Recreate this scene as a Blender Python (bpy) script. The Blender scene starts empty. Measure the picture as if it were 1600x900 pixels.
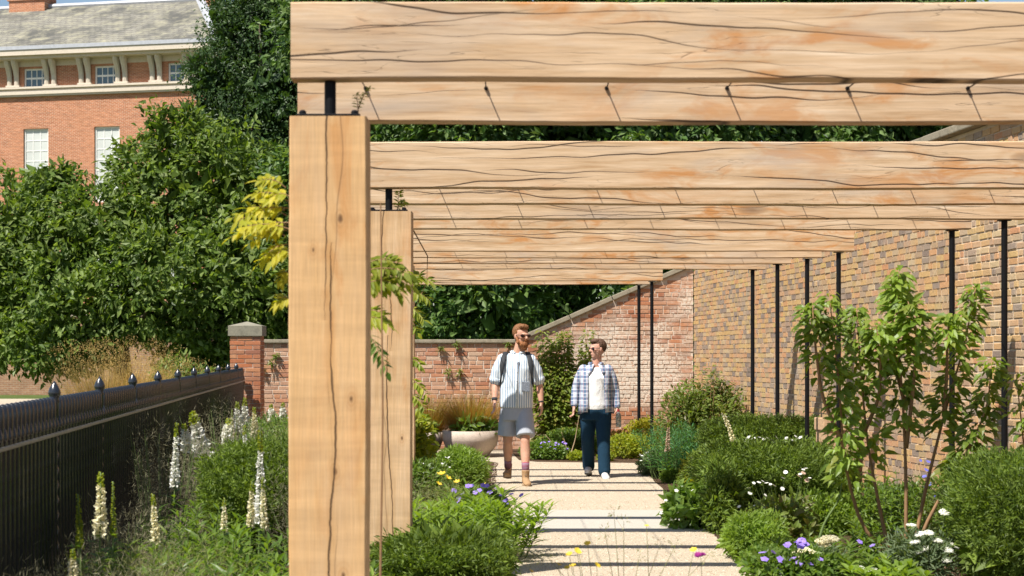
import bpy, math, random
import numpy as np
from mathutils import Vector, Matrix, Quaternion

# ------------------------------------------------------------------ camera, world, sun, exposure
SC = bpy.context.scene
COL = SC.collection
EYE = 1.454
FP = 3000.0            # focal length in photo pixels
K = FP / 1600.0        # plan depths below are noted for a 1600 px lens and stretched by K to true metres
cd = bpy.data.cameras.new("camera")
cam = bpy.data.objects.new("camera", cd)
COL.objects.link(cam)
cam.location = (0, 0, EYE)
cam.rotation_euler = (math.radians(90), 0, 0)
cd.sensor_width = 36.0
cd.lens = 36.0 * FP / 1600.0
cd.shift_y = 110.0 / 1600.0
cd.clip_start = 0.05
cd.clip_end = 3000.0
cd.dof.use_dof = True
cd.dof.focus_distance = 22.0
cd.dof.aperture_fstop = 6.3
SC.camera = cam

SUN_D = Vector((0.43, 0.4875, -1.0)).normalized()          # travel direction of the light
world = bpy.data.worlds.new("World")
SC.world = world
world.use_nodes = True
wn = world.node_tree
sky = wn.nodes.new("ShaderNodeTexSky")
sky.sky_type = 'NISHITA'
sky.sun_disc = False
sky.sun_elevation = math.asin(-SUN_D.z)
sky.sun_rotation = math.atan2(-SUN_D.x, -SUN_D.y)
sky.air_density = 1.0
sky.dust_density = 0.6
bg = wn.nodes["Background"]
bg.inputs[1].default_value = 0.075
wn.links.new(sky.outputs[0], bg.inputs[0])
sl = bpy.data.lights.new("sun", 'SUN')
sl.energy = 5.0
sl.angle = math.radians(0.5)
sl.color = (1.0, 0.955, 0.88)
so = bpy.data.objects.new("sun", sl)
COL.objects.link(so)
so.location = (-8, -5, 20)
so.rotation_mode = 'QUATERNION'
so.rotation_quaternion = SUN_D.to_track_quat('-Z', 'Y')
vs = SC.view_settings
vs.view_transform = 'Standard'
vs.look = 'None'
vs.exposure = 0.68
vs.gamma = 1.0
vs.use_curve_mapping = False
try:
    SC.cycles.use_denoising = True
    SC.cycles.denoiser = 'OPENIMAGEDENOISE'
except Exception:
    pass
SC.cycles.max_bounces = 8
SC.cycles.transparent_max_bounces = 8
SC.cycles.caustics_reflective = False
SC.cycles.caustics_refractive = False

# ------------------------------------------------------------------ helpers
def PX(px, Y):
    return (px - 800.0) * Y / 1600.0
def PZ(py, Y):
    return EYE + (560.0 - py) * Y / 1600.0
def PG(px, py):
    Y = 1600.0 * EYE / (py - 560.0)
    return PX(px, Y), Y

def tag(o, label=None, cat=None, group=None, kind=None):
    if label: o["label"] = label
    if cat: o["category"] = cat
    if group: o["group"] = group
    if kind: o["kind"] = kind
    return o

def link(name, data, mat=None, parent=None, loc=(0, 0, 0), rot=(0, 0, 0), scale=(1, 1, 1), raw=False):
    o = bpy.data.objects.new(name, data)
    COL.objects.link(o)
    if mat is not None and data is not None and len(data.materials) == 0:
        data.materials.append(mat)
    if parent is not None:
        o.parent = parent
        o.location = loc
    else:
        o.location = (loc[0], loc[1] * (1.0 if raw else K), loc[2])
    o.rotation_euler = rot
    o.scale = scale
    return o

def thing(name, label, cat, loc=(0, 0, 0), rz=0.0, group=None, raw=False):
    o = bpy.data.objects.new(name, None)
    COL.objects.link(o)
    o.location = (loc[0], loc[1] * (1.0 if raw else K), loc[2])
    o.rotation_euler = (0, 0, rz)
    return tag(o, label, cat, group)

def norm(a):
    return a / np.maximum(np.linalg.norm(a, axis=-1, keepdims=True), 1e-9)

class Geo:
    """collects triangles and quads in numpy and builds one mesh"""
    def __init__(self):
        self.V = []; self.T = []; self.Q = []; self.n = 0
    def add(self, V, T=None, Q=None):
        V = np.asarray(V, dtype=np.float64).reshape(-1, 3)
        if T is not None and len(T): self.T.append(np.asarray(T, dtype=np.int64) + self.n)
        if Q is not None and len(Q): self.Q.append(np.asarray(Q, dtype=np.int64) + self.n)
        self.V.append(V); self.n += len(V)
    def mesh(self, name, smooth=False):
        V = np.concatenate(self.V) if self.V else np.zeros((0, 3))
        T = np.concatenate(self.T) if self.T else np.zeros((0, 3), dtype=np.int64)
        Q = np.concatenate(self.Q) if self.Q else np.zeros((0, 4), dtype=np.int64)
        me = bpy.data.meshes.new(name)
        me.vertices.add(len(V)); me.vertices.foreach_set("co", V.astype(np.float32).ravel())
        nl = T.size + Q.size
        me.loops.add(nl)
        me.loops.foreach_set("vertex_index", np.concatenate([T.ravel(), Q.ravel()]).astype(np.int32))
        starts = np.concatenate([np.arange(len(T)) * 3, T.size + np.arange(len(Q)) * 4]).astype(np.int32)
        me.polygons.add(len(T) + len(Q))
        me.polygons.foreach_set("loop_start", starts)
        me.polygons.foreach_set("use_smooth", np.full(len(T) + len(Q), bool(smooth)))
        me.update(calc_edges=True)
        return me
    # --- leaves: folded two-triangle leaf
    def leaf2(self, c, d, n, L, W, fold=0.22, wide=0.45):
        N = len(c); L = np.broadcast_to(L, (N,))[:, None]; W = np.broadcast_to(W, (N,))[:, None]
        d = norm(d); s = norm(np.cross(d, n)); n = np.cross(s, d)
        mid = c + d * L * wide
        V = np.stack([c, mid + s * W * .5 + n * W * fold, c + d * L, mid - s * W * .5 + n * W * fold], 1).reshape(-1, 3)
        b = np.arange(N)[:, None] * 4
        self.add(V, T=np.concatenate([b + [[0, 1, 2]], b + [[0, 2, 3]]]))
    # --- fuller leaf with midrib and droop, 8 tris
    def leaf8(self, c, d, n, L, W, fold=0.18, droop=0.25, wide=1.0):
        N = len(c); L = np.broadcast_to(L, (N,))[:, None]; W = np.broadcast_to(W, (N,))[:, None]
        d = norm(d); s = norm(np.cross(d, n)); n = np.cross(s, d)
        c1 = c + d * L * .33 - n * L * droop * .12; c2 = c + d * L * .68 - n * L * droop * .5
        t = c + d * L * .97 - n * L * droop
        V = np.stack([c, c1, c1 + s * W * .5 + n * W * fold, c1 - s * W * .5 + n * W * fold,
                      c2, c2 + s * W * .36 * wide + n * W * fold * .8, c2 - s * W * .36 * wide + n * W * fold * .8, t], 1).reshape(-1, 3)
        b = np.arange(N)[:, None] * 8
        T = np.concatenate([b + [[0, 2, 1]], b + [[0, 1, 3]], b + [[4, 5, 7]], b + [[4, 7, 6]]])
        Q = np.concatenate([b + [[1, 2, 5, 4]], b + [[1, 4, 6, 3]]])
        self.add(V, T=T, Q=Q)
    # --- grass blades: bent ribbons
    def blades(self, c, d, L, W, bend, seg=4):
        N = len(c); L = np.broadcast_to(L, (N,))[:, None]; W = np.broadcast_to(W, (N,))[:, None]
        bend = np.broadcast_to(bend, (N,))[:, None]
        d = norm(d); h = d.copy(); h[:, 2] = 0; h = norm(h + 1e-6)
        s = norm(np.cross(d, np.tile([[0, 0, 1.0]], (N, 1)) + 0.01)); rows = []
        for k in range(seg + 1):
            t = k / seg
            p = c + d * L * t + (h * .6 + np.array([[0, 0, -1.0]])) * L * bend * t * t
            w = W * (1 - t) ** .7 * .5 + 0.0002
            rows += [p - s * w, p + s * w]
        V = np.stack(rows, 1).reshape(-1, 3); b = np.arange(N)[:, None] * (2 * seg + 2)
        self.add(V, Q=np.concatenate([b + [[2 * k, 2 * k + 1, 2 * k + 3, 2 * k + 2]] for k in range(seg)]))
    def tube(self, pts, rad, sides=6, cap=True):
        pts = np.asarray(pts, float); m = len(pts)
        rad = np.broadcast_to(np.asarray(rad, float), (m,))
        tang = norm(np.gradient(pts, axis=0))
        ref = np.array([0, 0, 1.0]) if abs(tang[0, 2]) < .9 else np.array([1.0, 0, 0])
        a = norm(np.cross(tang, ref)); b = np.cross(tang, a)
        ang = np.arange(sides) * 2 * math.pi / sides
        V = (pts[:, None] + (a[:, None] * np.cos(ang)[None, :, None] + b[:, None] * np.sin(ang)[None, :, None]) * rad[:, None, None]).reshape(-1, 3)
        Q = [[i * sides + j, i * sides + (j + 1) % sides, (i + 1) * sides + (j + 1) % sides, (i + 1) * sides + j] for i in range(m - 1) for j in range(sides)]
        T = []
        if cap:
            V = np.concatenate([V, pts[:1], pts[-1:]]); k = m * sides
            T = [[k, (j + 1) % sides, j] for j in range(sides)] + [[k + 1, (m - 1) * sides + j, (m - 1) * sides + (j + 1) % sides] for j in range(sides)]
        self.add(V, T=T, Q=Q)
    def box(self, x0, x1, y0, y1, z0, z1, M=None):
        V = np.array([[x0, y0, z0], [x1, y0, z0], [x1, y1, z0], [x0, y1, z0], [x0, y0, z1], [x1, y0, z1], [x1, y1, z1], [x0, y1, z1]], float)
        if M is not None:
            V = V @ np.array(M)[:3, :3].T + np.array(M)[:3, 3]
        self.add(V, Q=[[0, 3, 2, 1], [4, 5, 6, 7], [0, 1, 5, 4], [1, 2, 6, 5], [2, 3, 7, 6], [3, 0, 4, 7]])
    def loft(self, secs, n=20, cap=True):
        """secs: list of (center, rx, ry[, power]) horizontal ellipses, or with 'ax','ay' vectors"""
        V = []; m = len(secs)
        ang = np.arange(n) * 2 * math.pi / n
        for sct in secs:
            c = np.array(sct[0], float); rx, ry = sct[1], sct[2]
            ax = np.array(sct[3], float) if len(sct) > 3 else np.array([1.0, 0, 0]); ay = np.array(sct[4], float) if len(sct) > 4 else np.array([0, 1.0, 0])
            V.append(c + np.outer(np.cos(ang) * rx, ax) + np.outer(np.sin(ang) * ry, ay))
        V = np.concatenate(V)
        Q = [[i * n + j, i * n + (j + 1) % n, (i + 1) * n + (j + 1) % n, (i + 1) * n + j] for i in range(m - 1) for j in range(n)]
        T = []
        if cap:
            k = m * n
            V = np.concatenate([V, [np.array(secs[0][0], float)], [np.array(secs[-1][0], float)]])
            T = [[k, (j + 1) % n, j] for j in range(n)] + [[k + 1, (m - 1) * n + j, (m - 1) * n + (j + 1) % n] for j in range(n)]
        self.add(V, T=T, Q=Q)
    def limb(self, pts, rad, n=14):
        """closed round-ended tapered limb"""
        pts = [np.array(p, float) for p in pts]; rad = list(rad)
        d0 = pts[0] - pts[1]; d0 /= np.linalg.norm(d0); d1 = pts[-1] - pts[-2]; d1 /= np.linalg.norm(d1)
        P = []; R = []
        for t in (1.0, .8, .45): P.append(pts[0] + d0 * rad[0] * t); R.append(rad[0] * math.sqrt(max(0.02, 1 - t * t)))
        P += pts; R += rad
        for t in (.45, .8, 1.0): P.append(pts[-1] + d1 * rad[-1] * t); R.append(rad[-1] * math.sqrt(max(0.02, 1 - t * t)))
        self.tube(P, R, n)
    def ball(self, c, rx, ry, rz, n=14, m=9, M=None):
        V = [(0, 0, -1)]; 
        for i in range(1, m):
            a = -math.pi / 2 + math.pi * i / m
            for j in range(n):
                b = 2 * math.pi * j / n
                V.append((math.cos(a) * math.cos(b), math.cos(a) * math.sin(b), math.sin(a)))
        V.append((0, 0, 1)); V = np.array(V) * [rx, ry, rz] + np.array(c, float)
        if M is not None: V = V @ np.array(M)[:3, :3].T + np.array(M)[:3, 3]
        T = [[0, 1 + (j + 1) % n, 1 + j] for j in range(n)]; k = 1 + (m - 2) * n; e = len(V) - 1
        T += [[e, k + j, k + (j + 1) % n] for j in range(n)]
        Q = [[1 + i * n + j, 1 + i * n + (j + 1) % n, 1 + (i + 1) * n + (j + 1) % n, 1 + (i + 1) * n + j] for i in range(m - 2) for j in range(n)]
        self.add(V, T=T, Q=Q)

def box_mesh(name, sx, sy, sz, bev=0.0, seg=2):
    g = Geo(); g.box(-sx / 2, sx / 2, -sy / 2, sy / 2, -sz / 2, sz / 2)
    me = g.mesh(name)
    if bev > 0:
        import bmesh
        bm = bmesh.new(); bm.from_mesh(me)
        bmesh.ops.bevel(bm, geom=bm.edges[:], offset=bev, segments=seg, affect='EDGES', profile=.6)
        bm.to_mesh(me); bm.free()
    return me

def remeshed(geo, name, voxel, smooth=4):
    me = geo.mesh(name)
    o = bpy.data.objects.new("tmp", me); COL.objects.link(o)
    m = o.modifiers.new("r", 'REMESH'); m.mode = 'VOXEL'; m.voxel_size = voxel
    s = o.modifiers.new("s", 'SMOOTH'); s.factor = .5; s.iterations = smooth
    dg = bpy.context.evaluated_depsgraph_get()
    out = bpy.data.meshes.new_from_object(o.evaluated_get(dg))
    bpy.data.objects.remove(o); bpy.data.meshes.remove(me)
    out.name = name
    out.polygons.foreach_set("use_smooth", np.ones(len(out.polygons), dtype=bool))
    return out

# ------------------------------------------------------------------ materials
class NT:
    def __init__(self, name):
        self.m = bpy.data.materials.new(name); self.m.use_nodes = True
        self.t = self.m.node_tree; self.t.nodes.clear()
        self.out = self.t.nodes.new("ShaderNodeOutputMaterial")
    def n(self, typ, ins=None, **props):
        nd = self.t.nodes.new("ShaderNode" + typ)
        for k, v in props.items(): setattr(nd, k, v)
        for k, v in (ins or {}).items(): self.set(nd, k, v)
        return nd
    def set(self, nd, k, v):
        if isinstance(v, bpy.types.NodeSocket): self.t.links.new(v, nd.inputs[k])
        elif isinstance(v, bpy.types.Node): self.t.links.new(v.outputs[0], nd.inputs[k])
        else: nd.inputs[k].default_value = v
    def math(self, op, a, b=None, c=None, clamp=False):
        nd = self.n("Math", operation=op, use_clamp=clamp); self.set(nd, 0, a)
        if b is not None: self.set(nd, 1, b)
        if c is not None: self.set(nd, 2, c)
        return nd.outputs[0]
    def mix(self, f, a, b, mode='MIX'):
        nd = self.n("Mix", data_type='RGBA', blend_type=mode); self.set(nd, 0, f); self.set(nd, 6, a); self.set(nd, 7, b)
        return nd.outputs[2]
    def ramp(self, f, stops, interp='LINEAR'):
        nd = self.n("ValToRGB"); cr = nd.color_ramp; cr.interpolation = interp
        while len(cr.elements) < len(stops): cr.elements.new(0.5)
        for e, (p, c) in zip(cr.elements, stops):
            e.position = p; e.color = (c[0], c[1], c[2], 1) if hasattr(c, '__len__') else (c, c, c, 1)
        self.set(nd, 0, f); return nd.outputs[0]
    def noise(self, vec, scale, detail=4, rough=.55, dist=0.0, dims='3D'):
        nd = self.n("TexNoise", noise_dimensions=dims)
        if vec is not None: self.set(nd, "Vector", vec)
        nd.inputs["Scale"].default_value = scale; nd.inputs["Detail"].default_value = detail
        nd.inputs["Roughness"].default_value = rough; nd.inputs["Distortion"].default_value = dist
        return nd.outputs[0]
    def vmul(self, v, s):
        nd = self.n("VectorMath", operation='MULTIPLY'); self.set(nd, 0, v); nd.inputs[1].default_value = s; return nd.outputs[0]
    def bump(self, h, strength=.3, dist=.01):
        nd = self.n("Bump"); nd.inputs["Strength"].default_value = strength; nd.inputs["Distance"].default_value = dist
        self.set(nd, "Height", h); return nd.outputs[0]
    def bsdf(self, col, rough=.8, spec=.3, metal=0.0, normal=None):
        nd = self.n("BsdfPrincipled"); self.set(nd, "Base Color", col); self.set(nd, "Roughness", rough)
        nd.inputs["Specular IOR Level"].default_value = spec; nd.inputs["Metallic"].default_value = metal
        if normal is not None: self.set(nd, "Normal", normal)
        return nd
    def done(self, sh):
        self.t.links.new(sh.outputs[0] if isinstance(sh, bpy.types.Node) else sh, self.out.inputs[0]); return self.m
    def obj(self): return self.n("TexCoord").outputs["Object"]
    def geo_pos(self): return self.n("NewGeometry").outputs["Position"]
    def island(self): return self.n("NewGeometry").outputs["Random Per Island"]
    def orand(self): return self.n("ObjectInfo").outputs["Random"]

def c4(c): return (c[0], c[1], c[2], 1)

def plain(name, col, rough=.7, spec=.3, metal=0.0, var=.15, scale=20, bump=.1, bd=.004):
    t = NT(name); p = t.obj()
    nz = t.noise(p, scale, 5)
    f = t.ramp(nz, [(.25, 1 - var), (.75, 1 + var)])
    colr = t.mix(1.0, c4(col), f, 'MULTIPLY')
    return t.done(t.bsdf(colr, rough, spec, metal, t.bump(nz, bump, bd)))

def leaf_mat(name, cols, trans=.35, rough=.45, spec=.4, tcol=None):
    t = NT(name)
    if not name.startswith('petal'): cols = [(min(c[0] * 1.25, max(c[0], c[1] * .72)), c[1], c[2] * .88) for c in cols]
    r = t.island()
    cl = t.ramp(r, [(i / max(1, len(cols) - 1), c) for i, c in enumerate(cols)])
    big = t.noise(t.geo_pos(), 2.2, 2)
    cl = t.mix(1.0, cl, t.ramp(big, [(.3, .75), (.7, 1.25)]), 'MULTIPLY')
    b = t.bsdf(cl, rough, spec)
    tc = t.mix(1.0, cl, c4(tcol or (1.7, 1.75, .55)), 'MULTIPLY')
    tr = t.n("BsdfTranslucent", {"Color": tc})
    mx = t.n("MixShader"); t.set(mx, 0, trans); t.set(mx, 1, b); t.set(mx, 2, tr)
    return t.done(mx)

def brick_mat(name, cols, source, lime=.25, limecol=(.55, .47, .38), limescale=1.3, limex=None):
    t = NT(name)
    r = t.orand() if source == 'obj' else t.island()
    p = t.geo_pos()
    cl = t.ramp(r, [(i / (len(cols) - 1), c) for i, c in enumerate(cols)])
    fine = t.noise(p, 60, 5, .65)
    cl = t.mix(1.0, cl, t.ramp(fine, [(.25, .72), (.75, 1.25)]), 'MULTIPLY')
    blot = t.noise(p, 14, 4)
    cl = t.mix(t.ramp(blot, [(.6, 0), (.78, .55)]), cl, c4((.16, .12, .1)))
    lm = t.math('MULTIPLY', t.ramp(t.noise(p, limescale, 5, .6), [(.45, 0), (.62, 1)]), t.ramp(t.noise(p, 24, 5, .7), [(.35, 0), (.6, 1)]))
    if limex: lm = t.math('MULTIPLY', lm, t.ramp(t.math('MULTIPLY_ADD', t.n("SeparateXYZ", {0: p}).outputs[0], 1 / (limex[1] - limex[0]), -limex[0] / (limex[1] - limex[0])), [(0, .12), (1, 1)]))
    cl = t.mix(t.math('MULTIPLY', lm, lime * 2.2, clamp=True), cl, c4(limecol))
    return t.done(t.bsdf(cl, .92, .15, 0, t.bump(t.noise(p, 90, 6, .7), .7, .006)))

def oak_mat(name, axis='x', crack=None, warm=0.0, seed=0.0, knots=()):
    t = NT(name)
    sep = t.n("SeparateXYZ", {0: t.obj()})
    L = sep.outputs[0] if axis == 'x' else sep.outputs[2]
    A = sep.outputs[2] if axis == 'x' else sep.outputs[0]
    B = sep.outputs[1]
    rnd = t.math('MULTIPLY_ADD', t.orand(), 61.0, seed)
    Ls = t.math('ADD', L, rnd)
    def co(sl, sa, sb):
        return t.n("CombineXYZ", {0: t.math('MULTIPLY', Ls, sl), 1: t.math('MULTIPLY_ADD', A, sa, rnd), 2: t.math('MULTIPLY', B, sb)}).outputs[0]
    grain = t.noise(co(1.6, 26, 26), 1, 8, .62, .25)
    fine = t.noise(co(5, 150, 150), 1, 4, .6)
    wave = t.noise(co(.34, 4.6, 4.6), 1, 4, .5, .35)
    base = t.ramp(grain, [(.26, (.40, .235, .11)), (.45, (.56, .385, .23)), (.6, (.64, .46, .295)), (.75, (.74, .58, .41))])
    if warm: base = t.mix(warm, base, c4((.64, .385, .165)))
    base = t.mix(1.0, base, t.ramp(fine, [(.3, .88), (.7, 1.1)]), 'MULTIPLY')
    # tannin stains
    st = t.noise(co(2.3, 6.5, 6.5), 1, 6, .62, .9)
    st2 = t.noise(co(.7, 2.2, 2.2), 1, 3, .5, .2)
    stain = t.math('MULTIPLY', t.ramp(st, [(.50, 0), (.64, 1)]), t.ramp(st2, [(.36, 0), (.56, 1)]))
    base = t.mix(t.math('MULTIPLY', stain, .45 if warm else .8), base, c4((.50, .20, .045)))
    # pale sapwood and grey weathering
    gw = t.noise(co(.8, 3.2, 3.2), 1, 5, .6, .4)
    base = t.mix(t.ramp(gw, [(.52, 0), (.74, .25 if warm else .7)]), base, c4((.40, .33, .27)))
    # knots
    vor = t.n("TexVoronoi", {"Vector": co(.75, 2.4, 2.4), "Scale": 1.0}, feature='F1')
    kn = t.ramp(vor.outputs["Distance"], [(.035, 1), (.11, 0)])
    kring = t.math('SINE', t.math('MULTIPLY', vor.outputs["Distance"], 90.0))
    base = t.mix(t.math('MULTIPLY', t.ramp(vor.outputs["Distance"], [(.10, .38), (.22, 0)]), t.math('MULTIPLY_ADD', kring, .5, .5)), base, c4((.42, .22, .09)))
    base = t.mix(t.math('MULTIPLY', kn, .75), base, c4((.12, .06, .03)))
    if axis == 'z':      # saw marks across the posts
        saw = t.noise(co(16, 1.6, 1.6), 1, 4, .6, .3)
        base = t.mix(1.0, base, t.ramp(saw, [(.3, .87), (.55, 1.0), (.75, 1.12)]), 'MULTIPLY')
    for (kz, kx, ks) in knots:
        dz_ = t.math('DIVIDE', t.math('SUBTRACT', L, kz), ks * 1.9); dx_ = t.math('DIVIDE', t.math('SUBTRACT', A, kx), ks)
        wobk = t.math('MULTIPLY', t.math('SUBTRACT', t.noise(co(18, 22, 22), 1, 3, .6), .5), 1.1)
        rr0 = t.math('ADD', t.math('SQRT', t.math('ADD', t.math('MULTIPLY', dz_, dz_), t.math('MULTIPLY', dx_, dx_))), wobk)
        base = t.mix(t.math('MULTIPLY', t.ramp(t.math('MULTIPLY', rr0, .33), [(.2, .6), (.9, 0)]), t.math('MULTIPLY_ADD', t.math('SINE', t.math('MULTIPLY', rr0, 7.0)), .3, .7)), base, c4((.42, .215, .08)))
        base = t.mix(t.ramp(rr0, [(.15, .85), (.75, 0)]), base, c4((.10, .05, .025)))
    # long shakes: contour lines of stretched noise, broken up by a mask
    line = None
    for i in range(1 if warm else 6):
        one = lambda v, sc, det: t.n("TexNoise", {"W": t.math('MULTIPLY_ADD', Ls, sc, 13.7 * i + v), "Scale": 1.0, "Detail": float(det), "Roughness": .55}, noise_dimensions='1D').outputs[0]
        c0 = t.math('MULTIPLY', t.math('SUBTRACT', t.math('FRACT', t.math('MULTIPLY_ADD', t.orand(), 7.31 + 3.7 * i, .37 * i + seed)), .5), .27)
        path_ = t.math('ADD', c0, t.math('MULTIPLY', t.math('SUBTRACT', one(0, .34, 4), .5), .30))
        path_ = t.math('MULTIPLY_ADD', L, -.012 + .006 * (i % 3), path_)
        wid = t.math('MULTIPLY', t.math('SUBTRACT', one(5.1, .5, 2), .45 + .015 * (i % 4)), .032)
        dist_ = t.math('ABSOLUTE', t.math('SUBTRACT', A, path_))
        wid = t.math('MINIMUM', wid, .0055)
        ln = t.math('SUBTRACT', 1.0, t.math('DIVIDE', dist_, t.math('MAXIMUM', wid, .0001), clamp=True), clamp=True)
        ln = t.math('POWER', ln, .6)
        smear = t.math('MULTIPLY', t.math('SUBTRACT', 1.0, t.math('DIVIDE', dist_, .016), clamp=True), t.math('MULTIPLY', t.math('MAXIMUM', wid, 0.0), 90.0, clamp=True))
        base = t.mix(t.math('MULTIPLY', smear, .45), base, c4((.33, .20, .11)))
        line = ln if line is None else t.math('MAXIMUM', line, ln)
    hair = t.math('ABSOLUTE', t.math('SUBTRACT', t.math('FRACT', t.math('MULTIPLY', t.noise(co(.9, 9, 9), 1, 4, .5, .4), 9.0)), .5))
    hm = t.ramp(t.noise(co(1.5, 4, 4), 1, 2), [(.52, 0), (.62, .6)])
    hline = t.math('MULTIPLY', t.math('SUBTRACT', 1.0, t.math('DIVIDE', hair, .035, clamp=True), clamp=True), hm)
    line = t.math('MAXIMUM', line, t.math('MULTIPLY', hline, .7 if not warm else .35))
    if warm: line = t.math('MULTIPLY', line, .35)
    if crack:
        for (h0, h1, pts) in crack:      # a long drying check that wanders up the post: points (t, offset m, half width m)
            u = t.math('DIVIDE', t.math('SUBTRACT', L, h0), h1 - h0)
            def curve(idx, sc):
                fc = t.n("FloatCurve"); cv = fc.mapping.curves[0]
                while len(cv.points) < len(pts): cv.points.new(.5, .5)
                for q, pt in zip(cv.points, pts): q.location = (pt[0], .5 + pt[idx] * sc); q.handle_type = 'AUTO'
                fc.mapping.update(); t.set(fc, "Value", u); return t.math('DIVIDE', t.math('SUBTRACT', fc.outputs[0], .5), sc)
            off = curve(1, 2.5); wd = t.math('MULTIPLY', curve(2, 60.0), t.math('MULTIPLY_ADD', t.noise(co(7, 1, 1), 1, 3), 3.0, .1))
            wob = t.math('MULTIPLY', t.math('SUBTRACT', t.noise(co(9, 1, 1), 1, 5, .62), .5), .022)
            dx = t.math('ABSOLUTE', t.math('SUBTRACT', t.math('SUBTRACT', A, off), wob))
            inside = t.math('MULTIPLY', t.math('GREATER_THAN', u, 0.0), t.math('LESS_THAN', u, 1.0))
            ln = t.math('SUBTRACT', 1.0, t.math('DIVIDE', dx, t.math('MAXIMUM', wd, .0002), clamp=True), clamp=True)
            ln = t.math('MULTIPLY', t.math('POWER', ln, .5), inside)
            halo = t.math('MULTIPLY', t.math('SUBTRACT', 1.0, t.math('DIVIDE', dx, .02), clamp=True), .35)
            base = t.mix(t.math('MULTIPLY', halo, inside), base, c4((.45, .24, .09)))
            line = t.math('MAXIMUM', line, ln)
    base = t.mix(t.math('MULTIPLY', line, .93), base, c4((.028, .016, .01)))
    hgt = t.math('SUBTRACT', t.math('MULTIPLY', grain, .35), t.math('MULTIPLY', line, 1.0))
    return t.done(t.bsdf(base, .78, .22, 0, t.bump(hgt, .55, .006)))

M = {}
# leaves (base colours of the leaves themselves)
M['tree_broad'] = leaf_mat("leaf_broad", [(.045, .095, .02), (.075, .15, .03), (.13, .215, .045), (.23, .29, .12)], .38, .5, .28)
M['tree_dark'] = leaf_mat("leaf_dark", [(.022, .058, .02), (.036, .09, .028), (.06, .125, .04)], .28, .45, .35)
M['tree_hedge'] = leaf_mat("leaf_ivy", [(.022, .065, .018), (.05, .125, .028), (.095, .19, .045), (.16, .24, .11)], .34, .48, .3)
M['yew'] = leaf_mat("leaf_yew", [(.04, .085, .014), (.075, .145, .024), (.125, .215, .036), (.18, .26, .05)], .35, .5, .3)
M['green'] = leaf_mat("leaf_green", [(.06, .14, .022), (.095, .19, .035), (.14, .25, .05)], .42, .42, .4)
M['bright'] = leaf_mat("leaf_bright", [(.10, .20, .03), (.15, .27, .045), (.20, .32, .07)], .45, .45, .35)
M['blue_green'] = leaf_mat("leaf_blue_green", [(.04, .14, .06), (.06, .19, .08), (.09, .24, .10)], .35, .5, .3)
M['grey_green'] = leaf_mat("leaf_grey_green", [(.10, .15, .08), (.14, .19, .11), (.18, .22, .13)], .3, .6, .2)
M['yellow_green'] = leaf_mat("leaf_yellow_green", [(.17, .22, .025), (.25, .29, .03), (.33, .33, .04)], .45, .5, .3)
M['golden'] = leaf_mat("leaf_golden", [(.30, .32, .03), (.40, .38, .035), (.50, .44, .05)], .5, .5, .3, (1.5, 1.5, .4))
M['young'] = leaf_mat("leaf_young_tree", [(.09, .18, .025), (.14, .25, .035), (.20, .31, .05), (.20, .22, .05)], .45, .42, .4)
M['shrub'] = leaf_mat("leaf_shrub", [(.08, .14, .025), (.12, .19, .035), (.17, .23, .05), (.18, .15, .07)], .4, .45, .35)
M['lime_shrub'] = leaf_mat("leaf_lime_shrub", [(.11, .17, .025), (.16, .22, .035), (.22, .27, .05), (.25, .22, .06)], .45, .45, .35)
M['fennel'] = leaf_mat("leaf_fennel", [(.19, .175, .12), (.27, .25, .175), (.36, .33, .24)], .3, .7, .15, (1.2, 1.15, .9))
M['olive_fennel'] = leaf_mat("leaf_olive_fennel", [(.17, .18, .075), (.24, .25, .11), (.33, .32, .16)], .32, .7, .15)
M['straw'] = leaf_mat("grass_straw", [(.42, .28, .11), (.55, .38, .16), (.62, .46, .22)], .35, .7, .2, (1.3, 1.2, .8))
M['orange_grass'] = leaf_mat("grass_orange", [(.30, .14, .04), (.40, .21, .06), (.34, .27, .07), (.22, .24, .05)], .35, .6, .2, (1.4, 1.2, .6))
M['stem_green'] = plain("stem_green", (.12, .17, .05), .6)
M['stem_brown'] = plain("stem_brown", (.28, .16, .08), .75)
M['bark'] = plain("bark", (.10, .075, .055), .95, .1, 0, .4, 9, .8, .03)
M['petal_purple'] = leaf_mat("petal_purple", [(.25, .17, .62), (.33, .22, .70), (.42, .30, .78)], .3, .6, .2, (1.2, 1.1, 1.2))
M['petal_white'] = leaf_mat("petal_white", [(.72, .70, .60), (.80, .79, .72), (.85, .84, .80)], .3, .6, .2, (1.1, 1.1, 1.0))
M['petal_cream'] = leaf_mat("petal_cream", [(.70, .63, .38), (.78, .72, .48), (.80, .76, .62)], .3, .6, .2, (1.1, 1.1, .9))
M['petal_yellow'] = leaf_mat("petal_yellow", [(.80, .52, .02), (.85, .60, .04), (.85, .65, .10)], .3, .6, .2, (1.1, 1.05, .6))
M['petal_magenta'] = leaf_mat("petal_magenta", [(.25, .02, .16), (.34, .03, .22)], .3, .6, .2, (1.1, 1, 1.1))
M['petal_blush'] = leaf_mat("petal_blush", [(.55, .38, .28), (.65, .48, .36)], .3, .6, .2, (1.1, 1, 1.0))
M['black_steel'] = plain("black_steel", (.006, .006, .007), .55, .18, 0, .2, 30, .05)
M['fence_paint'] = plain("fence_paint", (.020, .023, .030), .22, .7, 0, .25, 40, .12, .003)
M['sunlit_rail'] = plain("sunlit_rail", (.30, .265, .22), .5, .4, 0, .3, 25, .15)  # sunlit top of the black rail, put into the colour as pale beige
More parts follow.
